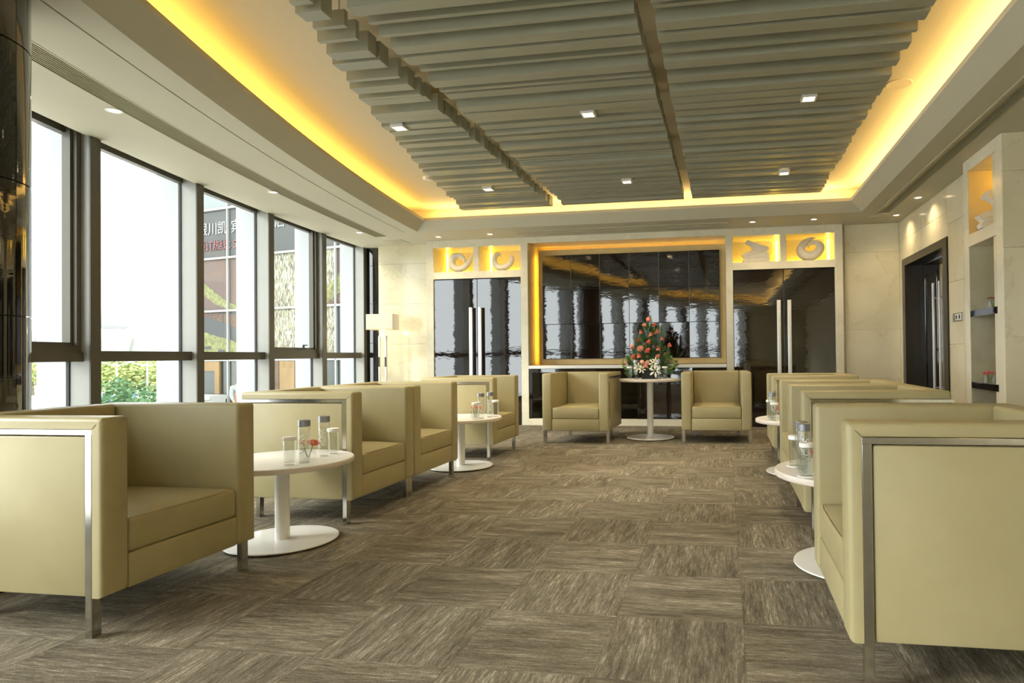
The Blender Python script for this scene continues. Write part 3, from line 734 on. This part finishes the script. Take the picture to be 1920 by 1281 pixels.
def make_vase(mat, name_label, heads, group):
    t = thing('flower_vase', name_label, 'vase', group=group)
    v = MB().rbox(-.034, .034, -.034, .034, 0, .070, .003, 1).obj('vase_body', 'glass', t, 0)
    MB().box(-.029, .029, -.029, .029, .007, .045).obj('water', 'water', v, 0)
    for (x, y, z, r, tx, ty) in heads:
        st = MB().tube([(x * .1, y * .1, .01), (x * .6, y * .6, .05), (x, y, z)], .0028, 6).obj('stem', 'leaf2', t)
        ax = Matrix.Rotation(tx, 3, 'X') @ Matrix.Rotation(ty, 3, 'Y')
        mb = MB(); petals(mb, x, y, z, r, 16, .28, .12, .11, 0, ax); petals(mb, x, y, z + .003, r * .75, 14, .5, .1, .11, .2, ax)
        fl = mb.obj('flower_head', mat, t, 0)
        MB().lathe([(.001, z + .001), (.009, z + .006), (.007, z + .012), (.001, z + .014)], 12, x, y).obj('flower_centre', 'yellow', fl)
    return t
b0, g0 = make_bottle(), make_glass()
first = {'b': True, 'g': True}
def put(kind, x, y, z, rz, label):
    src = b0 if kind == 'b' else g0
    if first[kind]: first[kind] = False; src.location = (x, y, z); src.rotation_euler.z = rz; src['label'] = label
    else: dup(src, (x, y, z), rz, label)
where = ['the low table between the two nearest window chairs', 'the low table at the last window chair', 'the low table at the lower right armchair', 'the low table at the last door side chair', 'the tall flower table']
H2 = .742
items = [
    ('g', -2.377, .586, TH, 0, 'nearer lidded drinking glass on ' + where[0]), ('b', -2.345, .665, TH, 0, 'nearer grey capped water bottle on ' + where[0]),
    ('b', -2.380, .897, TH, 0, 'farther grey capped water bottle on ' + where[0]), ('g', -2.378, .985, TH, 0, 'farther lidded drinking glass on ' + where[0]),
    ('g', -2.299, 3.036, TH, 0, 'nearer lidded drinking glass on ' + where[1]), ('b', -2.277, 3.11, TH, 0, 'nearer grey capped water bottle on ' + where[1]),
    ('b', -2.245, 3.26, TH, 0, 'farther grey capped water bottle on ' + where[1]), ('g', -2.222, 3.345, TH, 0, 'farther lidded drinking glass on ' + where[1]),
    ('g', .315, .560, TH, 0, 'nearer lidded drinking glass on ' + where[2]), ('b', .312, .642, TH, 0, 'nearer grey capped water bottle on ' + where[2]),
    ('b', .312, .745, TH, 0, 'farther grey capped water bottle on ' + where[2]), ('g', .291, .833, TH, 0, 'farther lidded drinking glass on ' + where[2]),
    ('g', .350, 3.06, TH, 0, 'nearer lidded drinking glass on ' + where[3]), ('b', .338, 3.14, TH, 0, 'nearer grey capped water bottle on ' + where[3]),
    ('b', .345, 3.29, TH, 0, 'farther grey capped water bottle on ' + where[3]), ('g', .335, 3.385, TH, 0, 'farther lidded drinking glass on ' + where[3]),
    ('g', -1.218, 5.34, H2, 0, 'lidded drinking glass left of the basket on ' + where[4]), ('b', -1.138, 5.33, H2, 0, 'grey capped water bottle left of the basket on ' + where[4]),
    ('b', -.862, 5.33, H2, 0, 'grey capped water bottle right of the basket on ' + where[4]), ('g', -.783, 5.34, H2, 0, 'lidded drinking glass right of the basket on ' + where[4]),
]
for a in items: put(*a)
hd2 = [(-.026, -.005, .092, .036, .2, -.5), (.030, .004, .088, .038, .25, .35)]
def setv(v, x, y, z): v.location = (x, y, z)
setv(make_vase('red', 'square glass vase of red gerberas on ' + where[0], hd2, 'square glass vases of gerberas'), -2.410, .79, TH)
setv(make_vase('red', 'square glass vase of red gerberas on ' + where[1], hd2, 'square glass vases of gerberas'), -2.37, 3.20, TH)
setv(make_vase('red', 'square glass vase of red gerberas on ' + where[2], hd2, 'square glass vases of gerberas'), .405, .72, TH)
setv(make_vase('red', 'square glass vase of red gerberas on ' + where[3], hd2, 'square glass vases of gerberas'), .425, 3.21, TH)
hd3 = [(-.03, -.02, .085, .036, .3, -.2), (.03, -.015, .083, .036, .3, .2), (0, .02, .088, .036, .1, 0)]
setv(make_vase('red', 'square glass vase of red flowers on the upper niche shelf', [(-.02, 0, .08, .036, 0, -.1), (.02, 0, .078, .036, 0, .1)], 'square glass vases of gerberas'), 2.255, 3.53, 1.42)
setv(make_vase('red', 'small second glass vase at the back of the upper niche shelf', [(0, 0, .08, .036, 0, 0)], 'square glass vases of gerberas'), 2.36, 3.75, 1.42)
setv(make_vase('pink', 'square glass vase of magenta gerberas on the lower niche shelf', hd3, 'square glass vases of gerberas'), 2.25, 3.62, .76)

# ------------------------------------------------------------------ flower arrangement
fa = thing('flower_arrangement', 'tall coral rose arrangement with palm leaves in a black basket', 'flowers', (-.985, 5.48, H2))
ba = MB()
for i in range(9):
    z = .004 + i * .0135; wv = .008 * (i / 8)
    hw, hd = .088 + wv, .065 + wv
    ba.tube([(-hw, -hd, z), (hw, -hd, z), (hw, hd, z), (-hw, hd, z), (-hw, -hd, z)], .0068, 6)
ba.obj('basket', 'basket', fa)
MB().box(-.085, .085, -.062, .062, .006, .10).obj('basket_liner', 'dark', fa, 0)
rf = random.Random(11)
def frond(base, tip, n, wid, mat, parent):
    mb = MB(); b, t = Vector(base), Vector(tip); d = t - b; side = d.cross(Vector((0, 1, .15))).normalized()
    mb.tube([b, b + d * .5, t], [.003, .002, .001], 5)
    for i in range(n):
        q = .18 + .8 * i / n; p = b + d * q; w = wid * math.sin(math.pi * min(1, q * .85 + .1)) + .01
        for s in (1, -1):
            e = p + side * s * w + d.normalized() * w * .9; m_ = (p + e) / 2; nn = d.normalized() * .010
            mb.add([p - nn * .3, m_ - nn + Vector((0, -.003, 0)), e, m_ + nn], [(0, 1, 2, 3)])
    mb.obj('palm_leaf', mat, parent, 0)
for (bx, bz, tx, tz, ty, n, w) in [(0, .1, .0, .80, .03, 26, .06), (.05, .15, .13, .66, .02, 26, .09), (-.05, .12, -.10, .60, .03, 22, .07), (.04, .1, .02, .58, -.05, 20, .08), (-.03, .1, -.20, .42, .0, 18, .06), (.08, .1, .22, .40, .02, 18, .07), (-.05, .1, -.33, .17, -.02, 14, .06), (.06, .1, .36, .20, 0, 14, .06), (0, .1, -.06, .45, -.09, 18, .07), (.05, .12, .12, .45, -.08, 18, .07), (-.04, .1, -.14, .52, -.03, 22, .08), (.0, .1, .06, .70, .0, 24, .07), (-.02, .1, -.05, .72, .02, 24, .07), (.08, .1, .26, .30, -.05, 16, .07), (-.08, .1, -.26, .30, -.05, 16, .07), (.1, .1, .30, .12, -.08, 14, .06), (-.1, .1, -.30, .10, -.08, 14, .06)]:
    frond((bx, 0, bz), (tx, ty, tz), n, w, 'leaf', fa)
for i in range(170):    # filler leaves through a cone
    z = rf.uniform(.10, .66); rad = .33 * (1 - (z - .05) / .75) * rf.uniform(.3, .95); a = rf.uniform(0, 2 * math.pi)
    p = Vector((rad * math.cos(a), rad * math.sin(a) * .6, z)); L = rf.uniform(.06, .12)
    d = Vector((math.cos(a), math.sin(a) * .7 - .3, rf.uniform(-.2, .9))).normalized(); sd = d.cross(Vector((0, 0, 1))).normalized() * L * .22
    mid = p + d * L * .5 + Vector((0, 0, .006))
    MB().add([p, mid + sd, p + d * L, mid - sd, mid + Vector((0, 0, -.004))], [(0, 1, 4), (1, 2, 4), (2, 3, 4), (3, 0, 4)]).obj('leaf', 'leaf' if rf.random() < .75 else 'leaf2', fa)
def rose_mesh(mat):
    mb = MB()
    for ring, (n, r, h, op) in enumerate([(3, .35, 1.0, .0), (4, .55, .98, .12), (5, .8, .85, .3), (6, 1.0, .62, .55)]):
        for i in range(n):
            a = 2 * math.pi * i / n + ring * .5; w = math.pi / n * 1.25; vs = []
            for q in (0, .5, 1):
                rr = (.25 + (r - .25) * q + op * .25 * q * q) ; zz = -.4 + (h + .4) * q - op * .35 * max(0, q - .5)
                for s in (-1, 0, 1): vs.append((rr * math.cos(a + s * w), rr * math.sin(a + s * w), zz - (.12 * abs(s) * q)))
            mb.add([(x * .027, y * .027, z * .027) for x, y, z in vs], [(0, 1, 4, 3), (1, 2, 5, 4), (3, 4, 7, 6), (4, 5, 8, 7)])
    mb.lathe([(.004, -.016), (.009, -.012), (.012, 0), (.011, .016), (.003, .022)], 10)
    return mb.mesh('rose', mat, 50)
rm = {'coral': rose_mesh('coral'), 'blush': rose_mesh('blush')}
for zx, zy, c in [(645, 240, 0), (575, 345, 0), (720, 335, 0), (505, 445, 0), (780, 440, 0), (675, 495, 0), (455, 580, 0), (655, 605, 0), (840, 560, 0), (350, 680, 0), (515, 710, 1), (640, 750, 0), (790, 715, 0), (980, 660, 0), (405, 845, 0), (485, 830, 0), (800, 840, 0), (910, 815, 0), (540, 930, 1), (640, 930, 1), (280, 950, 1), (1000, 910, 1), (620, 985, 1)]:
    x, z = (zx - 645) * .000774, (1190 - zy) * .000774
    dep = max(.02, .25 * (1 - z / .85)); yy = -math.sqrt(max(.0, dep * dep - (x * .8) ** 2)) * .75 - .01
    o = link('rose', rm['blush' if c else 'coral'], fa, (x, yy, z)); o.rotation_euler = (R(55 + rf.uniform(-20, 20)), rf.uniform(-.5, .5), rf.uniform(0, 6)); s = rf.uniform(1.1, 1.4); o.scale = (s, s, s)
    MB().tube([(x, yy, z - .01), (x * .6, yy * .4, z * .6), (x * .1, 0, .09)], .0025, 5).obj('rose_stem', 'leaf', fa)
for (x, z) in [(-.05, .44), (.07, .40)]:
    mb = MB(); petals(mb, x, -.17, z, .02, 7, .3, .1, .3, 0, Matrix.Rotation(R(70), 3, 'X')); mb.obj('purple_flower', 'purple', fa, 0)
for (x, z, s) in [(-.13, .15, .8), (.085, .10, 1.1), (.06, .19, .9), (-.08, .12, .7), (.09, .22, .7)]:
    mb = MB(); petals(mb, x, -.155, z, .075 * s, 6, .45, .5, .17, rf.uniform(0, 1), Matrix.Rotation(R(80), 3, 'X'))
    mb.obj('lily', 'lily', fa, 0)
for s, x0 in ((1, .24), (-1, -.26)):
    pts = [(x0 + s * .07 * math.sin(a), -.08, .12 + .09 * (1 - math.cos(a)) * .9) for a in [i * .35 for i in range(9)]]
    MB().tube(pts, [.004, .007, .008, .009, .009, .008, .007, .005, .002], 6).obj('curled_leaf', 'leaf2', fa)
MB().tube([(-.1, -.1, .1), (-.2, -.12, .24), (-.27, -.13, .32)], [.006, .008, .001], 6, squash=.3).obj('blade_leaf', 'leaf2', fa)

# ------------------------------------------------------------------ sculptures in the niches
def smooth_path(P, n=6):
    out = []
    for i in range(len(P) - 1):
        p0, p1, p2, p3 = P[max(i - 1, 0)], P[i], P[i + 1], P[min(i + 2, len(P) - 1)]
        for j in range(n):
            t = j / n; out.append(tuple(.5 * (2 * b + (c - a) * t + (2 * a - 5 * b + 4 * c - d) * t * t + (3 * b - a - 3 * c + d) * t ** 3) for a, b, c, d in zip(p0, p1, p2, p3)))
    out.append(P[-1]); return out
def swirl(label, pts, sc, cx, base, loc):
    t = thing('swirl_sculpture', label, 'sculpture', loc)
    P = smooth_path([((x - cx) * sc, (base - y) * sc + .012, r * sc) for x, y, r in pts])
    MB().tube([(x, 0, z) for x, z, r in P], [max(r, .002) for x, z, r in P], 16).obj('body', 'plaster', t, 60)
    MB().rbox(-.075, .06, -.05, .05, 0, .012, .002, 1).obj('plinth', 'rubber', t, 0)
z0 = 2.346
swirl('curled ring sculpture with a pointed tail in the leftmost lit niche', [(858, 355, 8), (820, 470, 40), (730, 575, 58), (600, 628, 64), (490, 590, 72), (445, 500, 72), (490, 400, 72), (580, 368, 58), (665, 400, 45), (712, 480, 26), (715, 510, 8)], .00080, 600, 694, (-4.125, 7.0, z0))
swirl('horned crescent sculpture in the second lit niche from the left', [(1395, 385, 6), (1370, 345, 30), (1310, 355, 48), (1270, 430, 50), (1285, 520, 56), (1350, 585, 62), (1440, 600, 66), (1540, 565, 60), (1610, 480, 50), (1622, 400, 34), (1590, 375, 16), (1565, 395, 5)], .00080, 1420, 664, (-3.432, 7.0, z0))
swirl('spiral snail sculpture in the rightmost lit niche', [(1400, 210, 6), (1340, 220, 24), (1250, 265, 46), (1185, 360, 66), (1210, 450, 76), (1310, 487, 72), (1410, 450, 68), (1470, 360, 62), (1430, 290, 44), (1355, 283, 32), (1305, 310, 22), (1285, 360, 8)], .00094, 1310, 555, (1.155, 7.0, z0))
def folded(label, loc, sc, cx=490, base=578, rz=0):
    poly = [(370, 240), (520, 305), (660, 352), (688, 372), (675, 400), (625, 415), (672, 440), (690, 470), (672, 505), (698, 530), (698, 560), (688, 576), (310, 576), (298, 545), (325, 512), (300, 490), (278, 465), (345, 432), (420, 410), (440, 375), (405, 335), (340, 300), (335, 285)]
    t = thing('folded_sculpture', label, 'sculpture', loc, rz)
    pts = [((x - cx) * sc, (base - y) * sc + .012) for x, y in poly]
    bm = bmesh.new(); vs = [bm.verts.new((x, -.055, z)) for x, z in pts]; f = bm.faces.new(vs)
    r = bmesh.ops.extrude_face_region(bm, geom=[f]); bmesh.ops.translate(bm, verts=[v for v in r['geom'] if isinstance(v, bmesh.types.BMVert)], vec=(0, .11, 0))
    bmesh.ops.recalc_face_normals(bm, faces=bm.faces[:])
    bmesh.ops.bevel(bm, geom=[e for e in bm.edges if abs(e.verts[0].co.y - e.verts[1].co.y) < 1e-4], offset=.004, segments=2, affect='EDGES')
    b = MB().bm(bm).obj('body', 'plaster', t, 50)
    for (xa, ya, xb, yb) in ((320, 490, 640, 420), (330, 520, 670, 505), (420, 420, 620, 412)):
        MB().tube([((xa - cx) * sc, -.056, (base - ya) * sc + .012), ((xb - cx) * sc, -.056, (base - yb) * sc + .012)], .004, 6).obj('fold_ridge', 'plaster', b)
    MB().rbox(-.18 * sc / .00096, .19 * sc / .00096, -.06, .06, 0, .012, .002, 1).obj('plinth', 'rubber', t, 0)
    return t
folded('folded stacked slab sculpture in the lit niche right of the black wall panels', (.400, 7.0, z0), .00096)
folded('folded slab sculpture in the amber niche of the stone pier', (2.405, 3.70, 2.131), .00100)

# ------------------------------------------------------------------ floor lamp
lp = thing('floor_lamp', 'floor lamp with white box shade and open rectangular frame stand', 'floor lamp', (-5.245, 6.68, 0), R(3))
mb = MB(); mb.rbox(-.215, .215, -.11, .11, 1.47, 1.705, .004, 1)
sh = mb.obj('lamp_shade', 'shade', lp, 0)
MB().box(-.2152, .2152, -.1102, .1102, 1.467, 1.473).obj('shade_rim', 'goldwood', sh, 0)
for s in (-1, 1): MB().rbox(s * .052 - .013, s * .052 + .013, -.02, .02, .03, 1.375, .002, 1).obj('post', 'white_lac', lp, 0)
MB().rbox(-.065, .065, -.02, .02, 1.35, 1.376, .002, 1).obj('top_bar', 'white_lac', lp, 0)
for s in (-1, 1): MB().box(s * .052 - .0135, s * .052 + .0135, -.021, -.0195, .9, 1.05).obj('inlay', 'bronze', lp, 0)
MB().tube([(0, 0, 1.37), (0, 0, 1.475)], .008, 8).obj('neck', 'steel', lp)
MB().rbox(-.15, .15, -.12, .12, 0, .03, .003, 1).obj('base', 'white_lac', lp, 0)
light('lamp', 'POINT', (0, 0, 1.44), 1.2, (1, .8, .5), lp, shadow_soft_size=.03)

# ------------------------------------------------------------------ outside the windows
GZ = -4.0
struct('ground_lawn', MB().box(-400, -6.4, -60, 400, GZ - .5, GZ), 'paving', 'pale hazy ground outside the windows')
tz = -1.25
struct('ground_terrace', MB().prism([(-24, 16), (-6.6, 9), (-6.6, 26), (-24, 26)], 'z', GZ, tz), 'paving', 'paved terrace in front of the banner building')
E2 = Vector((.9745, -.2249, 0)); N2 = Vector((.2249, .9745, 0)); P0 = Vector((-15.197, 17.225, 0))   # N2 away from the room
fm = Matrix(((E2.x, N2.x, 0, P0.x), (E2.y, N2.y, 0, P0.y), (0, 0, 1, 0), (0, 0, 0, 1)))
bl = thing('banner_building', 'dark building with pale mullion grid and printed banners outside the windows', 'building', (0, 0, 0)); bl.matrix_world = fm
MB().box(-4.6, 7.5, .25, 8, tz, 10.2).obj('wall', 'f_dark', bl, 0)
us = [-4.6 + i * 1.19 for i in range(3)]; us = [-4.6, -3.89, -2.22, -.55, 1.12, 2.79, 4.46, 6.13, 7.5]
rows = [(6.39, 8.1), (4.63, 6.39), (2.75, 4.63), (1.0, 2.75)]
for a, b in zip(us, us[1:]):
    for i, (c, d) in enumerate(rows):
        mid = (a + b) / 2
        mt = ['f_teal', 'f_dark', 'f_brown', 'f_dark'][i]
        if -.6 < mid < 2.0 and i >= 2: mt = 'f_print'
        MB().box(a + .03, b - .03, .1, .2, c + .03, d - .03).obj('panel', mt, bl, 0)
    MB().box(a + .03, b - .03, .1, .2, 8.13, 10.1).obj('panel', 'f_teal', bl, 0)
for u in us[1:]: MB().box(u - .03, u + .03, .03, .12, tz, 10.2).obj('mullion', 'f_mull', bl, 0)
for z in (8.1, 6.39, 4.63, 2.75, 1.0): MB().box(-4.6, 7.5, .03, .12, z - .035, z + .035).obj('rail', 'f_mull', bl, 0)
# printed swoosh bands
def band(top, bot, mat, y=.09):
    n = len(top); vs = [(u, y, z) for u, z in top] + [(u, y, z) for u, z in bot] + [(u, y + .012, z) for u, z in top] + [(u, y + .012, z) for u, z in bot]
    MB().add(vs, [(i, i + 1, n + i + 1, n + i) for i in range(n - 1)] + [(2 * n + i, 3 * n + i, 3 * n + i + 1, 2 * n + i + 1) for i in range(n - 1)] + [(i, 2 * n + i, 2 * n + i + 1, i + 1) for i in range(n - 1)] + [(n + i, n + i + 1, 3 * n + i + 1, 3 * n + i) for i in range(n - 1)]).obj('banner_swoosh', mat, bl, 0)
band([(-3.85, 4.3), (-3.43, 3.75), (-2.88, 3.42), (-2.25, 3.05), (-1.6, 2.85), (-.6, 2.82)], [(-3.85, 3.7), (-3.43, 3.3), (-2.88, 2.98), (-2.25, 2.80), (-1.6, 2.79), (-.6, 2.79)], 'f_lime')
band([(-3.85, 2.70), (-2.9, 2.70), (-2.23, 2.62), (-1.6, 2.5), (-.6, 2.3)], [(-3.85, 2.68), (-2.9, 2.45), (-2.23, 2.25), (-1.6, 2.1), (-.6, 1.95)], 'f_rust')
band([(-3.85, 2.06), (-3.3, 1.98), (-2.8, 1.84), (-2.25, 1.76), (-1.6, 1.52), (-.6, 1.3)], [(-3.85, 1.06), (-3.3, 1.06), (-2.8, 1.06), (-2.25, 1.06), (-1.6, 1.06), (-.6, 1.06)], 'f_lime')
band([(2.3, 3.35), (2.7, 3.6), (3.12, 3.95), (3.6, 4.5)], [(2.3, 2.82), (2.7, 3.0), (3.12, 3.3), (3.6, 3.8)], 'f_lime')
band([(2.3, 2.80), (2.7, 2.98), (3.12, 3.28), (3.6, 3.75)], [(2.3, 2.79), (2.7, 2.79), (3.12, 2.85), (3.6, 3.2)], 'f_rust', .085)
# dark roof blocks in the lime base print
for u, z in ((-3.3, 1.45), (-2.6, 1.32), (-2.95, 1.2), (-1.9, 1.2)): MB().box(u - .16, u + .16, .08, .1, z - .05, z + .05).obj('banner_print', 'f_dark', bl, 0)
def glyph(ch, u, z, size, mat):
    me = text_mesh(ch, size, 'lettering', mat, .01)
    o = link('lettering', me, bl, (u, .085, z)); o.rotation_euler = (R(90), 0, 0)
for ch, u in (('银', -3.53), ('川', -3.01), ('凯', -2.53), ('宾', -1.83), ('斯', -1.3), ('基', -.78), ('饭', -.2), ('店', .30), ('中', .88)): glyph(ch, u, 5.68, .50, 'f_mull')
for ch, u in (('预', -3.6), ('订', -3.2), ('热', -2.81), ('线', -2.45), ('：', -2.02), ('51', -1.78)): glyph(ch, u, 5.07, .40, 'txt_red')
# shop front below
for a, b in zip(us, us[1:]): MB().box(a + .03, b - .03, .1, .2, tz, .95).obj('shop_pane', 'f_green', bl, 0)
MB().box(-3.86, -2.62, .02, .1, .62, .95).box(-2.86, -2.62, .02, .1, -.2, .62).obj('door_frame', 'f_tan', bl, 0)
MB().box(-.5, 1.0, .02, .1, -.6, .95).obj('timber_panel', 'f_tan', bl, 0); MB().box(-.3, .3, .0, .03, -.6, .95).obj('timber_post', 'f_rust', bl, 0)
MB().box(-3.85, -2.27, -.6, .05, -.36, -.22).box(-3.85, -2.27, -.5, .0, tz, -.36).obj('planter', 'haze_wall', bl, 0)
MB().rbox(-2.85, -2.45, -1.2, -.9, tz, -.35, .02, 1).obj('red_box', 'txt_red', bl, 0)

# person in a white shirt on the terrace (seen from the side, leaning forward)
def skin_body(name, verts, edges, radii, mat, parent=None):
    me = bpy.data.meshes.new(name); me.from_pydata(verts, edges, []); o = bpy.data.objects.new(name, me); C.objects.link(o)
    md = o.modifiers.new('skin', 'SKIN'); sd = o.modifiers.new('sub', 'SUBSURF'); sd.levels = 1; sd.render_levels = 1
    for i, r in enumerate(radii): me.skin_vertices[0].data[i].radius = (r, r)
    me.skin_vertices[0].data[0].use_root = True
    dg = bpy.context.evaluated_depsgraph_get(); m2 = bpy.data.meshes.new_from_object(o.evaluated_get(dg))
    C.objects.unlink(o); bpy.data.objects.remove(o)
    m2.name = name; m2.materials.clear(); m2.materials.append(M[mat]); m2.polygons.foreach_set('use_smooth', [True] * len(m2.polygons))
    return link(name, m2, parent)
pp = thing('person', 'person in a white shirt standing on the terrace outside', 'person', (0, 0, 0)); 
V = [(0, 0, .95), (0, .02, 1.15), (0, .0, 1.36), (0, -.01, 1.48), (0, -.03, 1.60), (0, -.03, 1.70),
     (.19, 0, 1.40), (.24, -.03, 1.15), (.22, -.16, .95), (.21, -.23, .90), (-.19, 0, 1.40), (-.24, -.03, 1.15), (-.22, -.16, .95), (-.21, -.23, .90),
     (.10, 0, .86), (.11, -.02, .48), (.11, .03, .08), (.11, -.12, .04), (-.10, 0, .86), (-.11, .04, .48), (-.11, .1, .08), (-.11, -.05, .04)]
Ed = [(0, 1), (1, 2), (2, 3), (3, 4), (4, 5), (2, 6), (6, 7), (7, 8), (8, 9), (2, 10), (10, 11), (11, 12), (12, 13), (0, 14), (14, 15), (15, 16), (16, 17), (0, 18), (18, 19), (19, 20), (20, 21)]
Ra = [.14, .13, .15, .055, .085, .075, .06, .045, .035, .035, .06, .045, .035, .035, .085, .06, .045, .035, .085, .06, .045, .035]
bod = skin_body('body', V, Ed, Ra, 'skin', pp)
Vs = [(0, 0, .92), (0, .02, 1.15), (0, 0, 1.38), (.19, 0, 1.41), (.24, -.03, 1.17), (.225, -.13, .99), (-.19, 0, 1.41), (-.24, -.03, 1.17), (-.225, -.13, .99)]
skin_body('shirt', Vs, [(0, 1), (1, 2), (2, 3), (3, 4), (4, 5), (2, 6), (6, 7), (7, 8)], [.165, .155, .175, .078, .065, .055, .078, .065, .055], 'shirt', pp)
skin_body('trousers', [(0, 0, .93), (.10, 0, .84), (.11, -.02, .48), (.11, .03, .10), (-.10, 0, .84), (-.11, .04, .48), (-.11, .1, .10)], [(0, 1), (1, 2), (2, 3), (0, 4), (4, 5), (5, 6)], [.155, .1, .078, .065, .1, .078, .065], 'trouser', pp)
MB().lathe([(.02, 1.62), (.098, 1.64), (.105, 1.70), (.08, 1.77), (.01, 1.80)], 16, 0, 0).xf(Matrix.Translation((0, -.005, 0))).obj('hair', 'hair', pp)
q = fm @ Vector((.36, -1.5, 0)); pp.location = (q.x, q.y, tz); pp.rotation_euler.z = R(65)

# far pale stadium
def at(px, D):
    k = (px - 1159.3) / 1217.3; d = f_ + r_ * k
    return Vector((-.057 + d.x * D, -2.58 + d.y * D, 0))
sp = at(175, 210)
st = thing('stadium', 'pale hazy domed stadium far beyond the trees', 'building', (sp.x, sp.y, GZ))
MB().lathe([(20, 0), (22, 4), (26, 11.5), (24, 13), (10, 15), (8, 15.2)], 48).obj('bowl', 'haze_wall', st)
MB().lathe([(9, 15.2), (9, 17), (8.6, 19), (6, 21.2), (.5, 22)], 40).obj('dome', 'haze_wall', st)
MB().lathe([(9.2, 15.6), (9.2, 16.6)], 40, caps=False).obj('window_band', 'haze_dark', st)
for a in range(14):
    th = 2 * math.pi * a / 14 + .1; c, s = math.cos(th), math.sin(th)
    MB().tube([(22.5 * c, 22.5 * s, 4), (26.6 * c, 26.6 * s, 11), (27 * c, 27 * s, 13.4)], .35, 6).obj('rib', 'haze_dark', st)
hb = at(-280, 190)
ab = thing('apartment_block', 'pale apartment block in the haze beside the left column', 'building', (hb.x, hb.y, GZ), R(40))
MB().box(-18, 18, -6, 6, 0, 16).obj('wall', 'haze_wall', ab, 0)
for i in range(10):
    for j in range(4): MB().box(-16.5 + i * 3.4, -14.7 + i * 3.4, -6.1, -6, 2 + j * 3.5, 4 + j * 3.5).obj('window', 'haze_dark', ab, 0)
# trees
rt = random.Random(21)
def leaf_cloud(n, rx, rz, cz, leaf):
    mb = MB()
    for i in range(n):
        while True:
            p = Vector((rt.uniform(-1, 1), rt.uniform(-1, 1), rt.uniform(-1, 1)))
            if .35 < p.length < 1: break
        p = Vector((p.x * rx, p.y * rx, cz + p.z * rz)); a = Vector((rt.uniform(-1, 1), rt.uniform(-1, 1), rt.uniform(-.6, .6))).normalized() * leaf; b = a.orthogonal().normalized() * leaf * .55
        mb.add([p - a, p + b, p + a, p - b], [(0, 1, 2, 3)])
    return mb
cl = [(leaf_cloud(900, 2.6, 2.1, 3.1, .26), 'tree_a'), (leaf_cloud(900, 3.0, 2.3, 2.8, .28), 'tree_b')]
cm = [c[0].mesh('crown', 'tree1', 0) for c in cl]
tm = MB().tube([(0, 0, 0), (.1, 0, 1.5), (0, .1, 3.2)], [.2, .16, .08], 8).mesh('trunk', 'bark')
names = ['first', 'second', 'third', 'fourth', 'fifth', 'sixth', 'seventh', 'eighth']
pos = [(62, 95), (150, 84), (200, 100), (228, 84), (252, 101), (278, 85), (303, 102), (328, 85)]
for i, (px, D) in enumerate(pos):
    q = at(px, D); t = thing('tree', 'round pale green tree beyond the car park, %s from the left in the hedge line' % names[i], 'tree', (q.x, q.y, GZ), rt.uniform(0, 6), 'trees beyond the car park')
    link('crown', cm[i % 2], t); link('trunk', tm, t)
# near shrubs
for i, (px, D, h) in enumerate(((203, 13, 4.55), (250, 12, 4.5), (285, 14, 4.55), (222, 15, 4.6))):
    q = at(px, D); t = thing('young_tree', 'dark green young tree just outside the window, %s from the left' % names[i], 'tree', (q.x, q.y, GZ), 0, 'young trees just outside')
    leaf_cloud(380, .42, .62, h - .55, .065).obj('crown', 'tree2', t, 0); MB().tube([(0, 0, 0), (.03, 0, 2), (0, .03, h - .3)], [.05, .04, .015], 6).obj('trunk', 'bark', t)
# street lights
for i, (px, D) in enumerate(((219, 73), (276, 66))):
    q = at(px, D); t = thing('street_lamp', ('single white street lamp pole left of the double armed one', 'white street lamp with two curved arms among the trees')[i], 'street lamp', (q.x, q.y, GZ), R(45))
    MB().tube([(0, 0, 0), (0, 0, 5.2)], [.11, .07], 8).obj('pole', 'haze_wall', t)
    for s in (-1, 1):
        MB().tube([(0, 0, 4.4), (s * .7, 0, 4.55), (s * 1.4, 0, 4.85), (s * 1.8, 0, 4.9)], .06, 6).obj('arm', 'haze_wall', t); MB().rbox(s * 1.9 - .35, s * 1.9 + .35, -.12, .12, 4.86, 4.98, .03, 1).obj('lamp_head', 'haze_wall', t)
# parked cars
for i, (px, D) in enumerate(((205, 66), (238, 74))):
    q = at(px, D); t = thing('parked_car', ('blue car parked behind the shrubs, left one', 'blue car parked behind the shrubs, right one')[i], 'car', (q.x, q.y, GZ), R(-45))
    MB().prism([(-2.1, .35), (2.1, .35), (2.15, .75), (1.3, .92), (.75, 1.42), (-1.1, 1.45), (-1.75, .98), (-2.15, .88)], 'y', -.85, .85).obj('body', 'blue', t, 0)
    MB().prism([(1.15, .95), (.68, 1.36), (-1.05, 1.38), (-1.55, .98)], 'y', -.87, .87).obj('windows', 'f_green', t, 0)
    for x in (-1.3, 1.3):
        for y in (-.8, .8): MB().lathe([(.33, -.1), (.33, .1)], 16).xf(Matrix.Translation((x, y, .33)) @ Matrix.Rotation(R(90), 4, 'X')).obj('wheel', 'rubber', t)
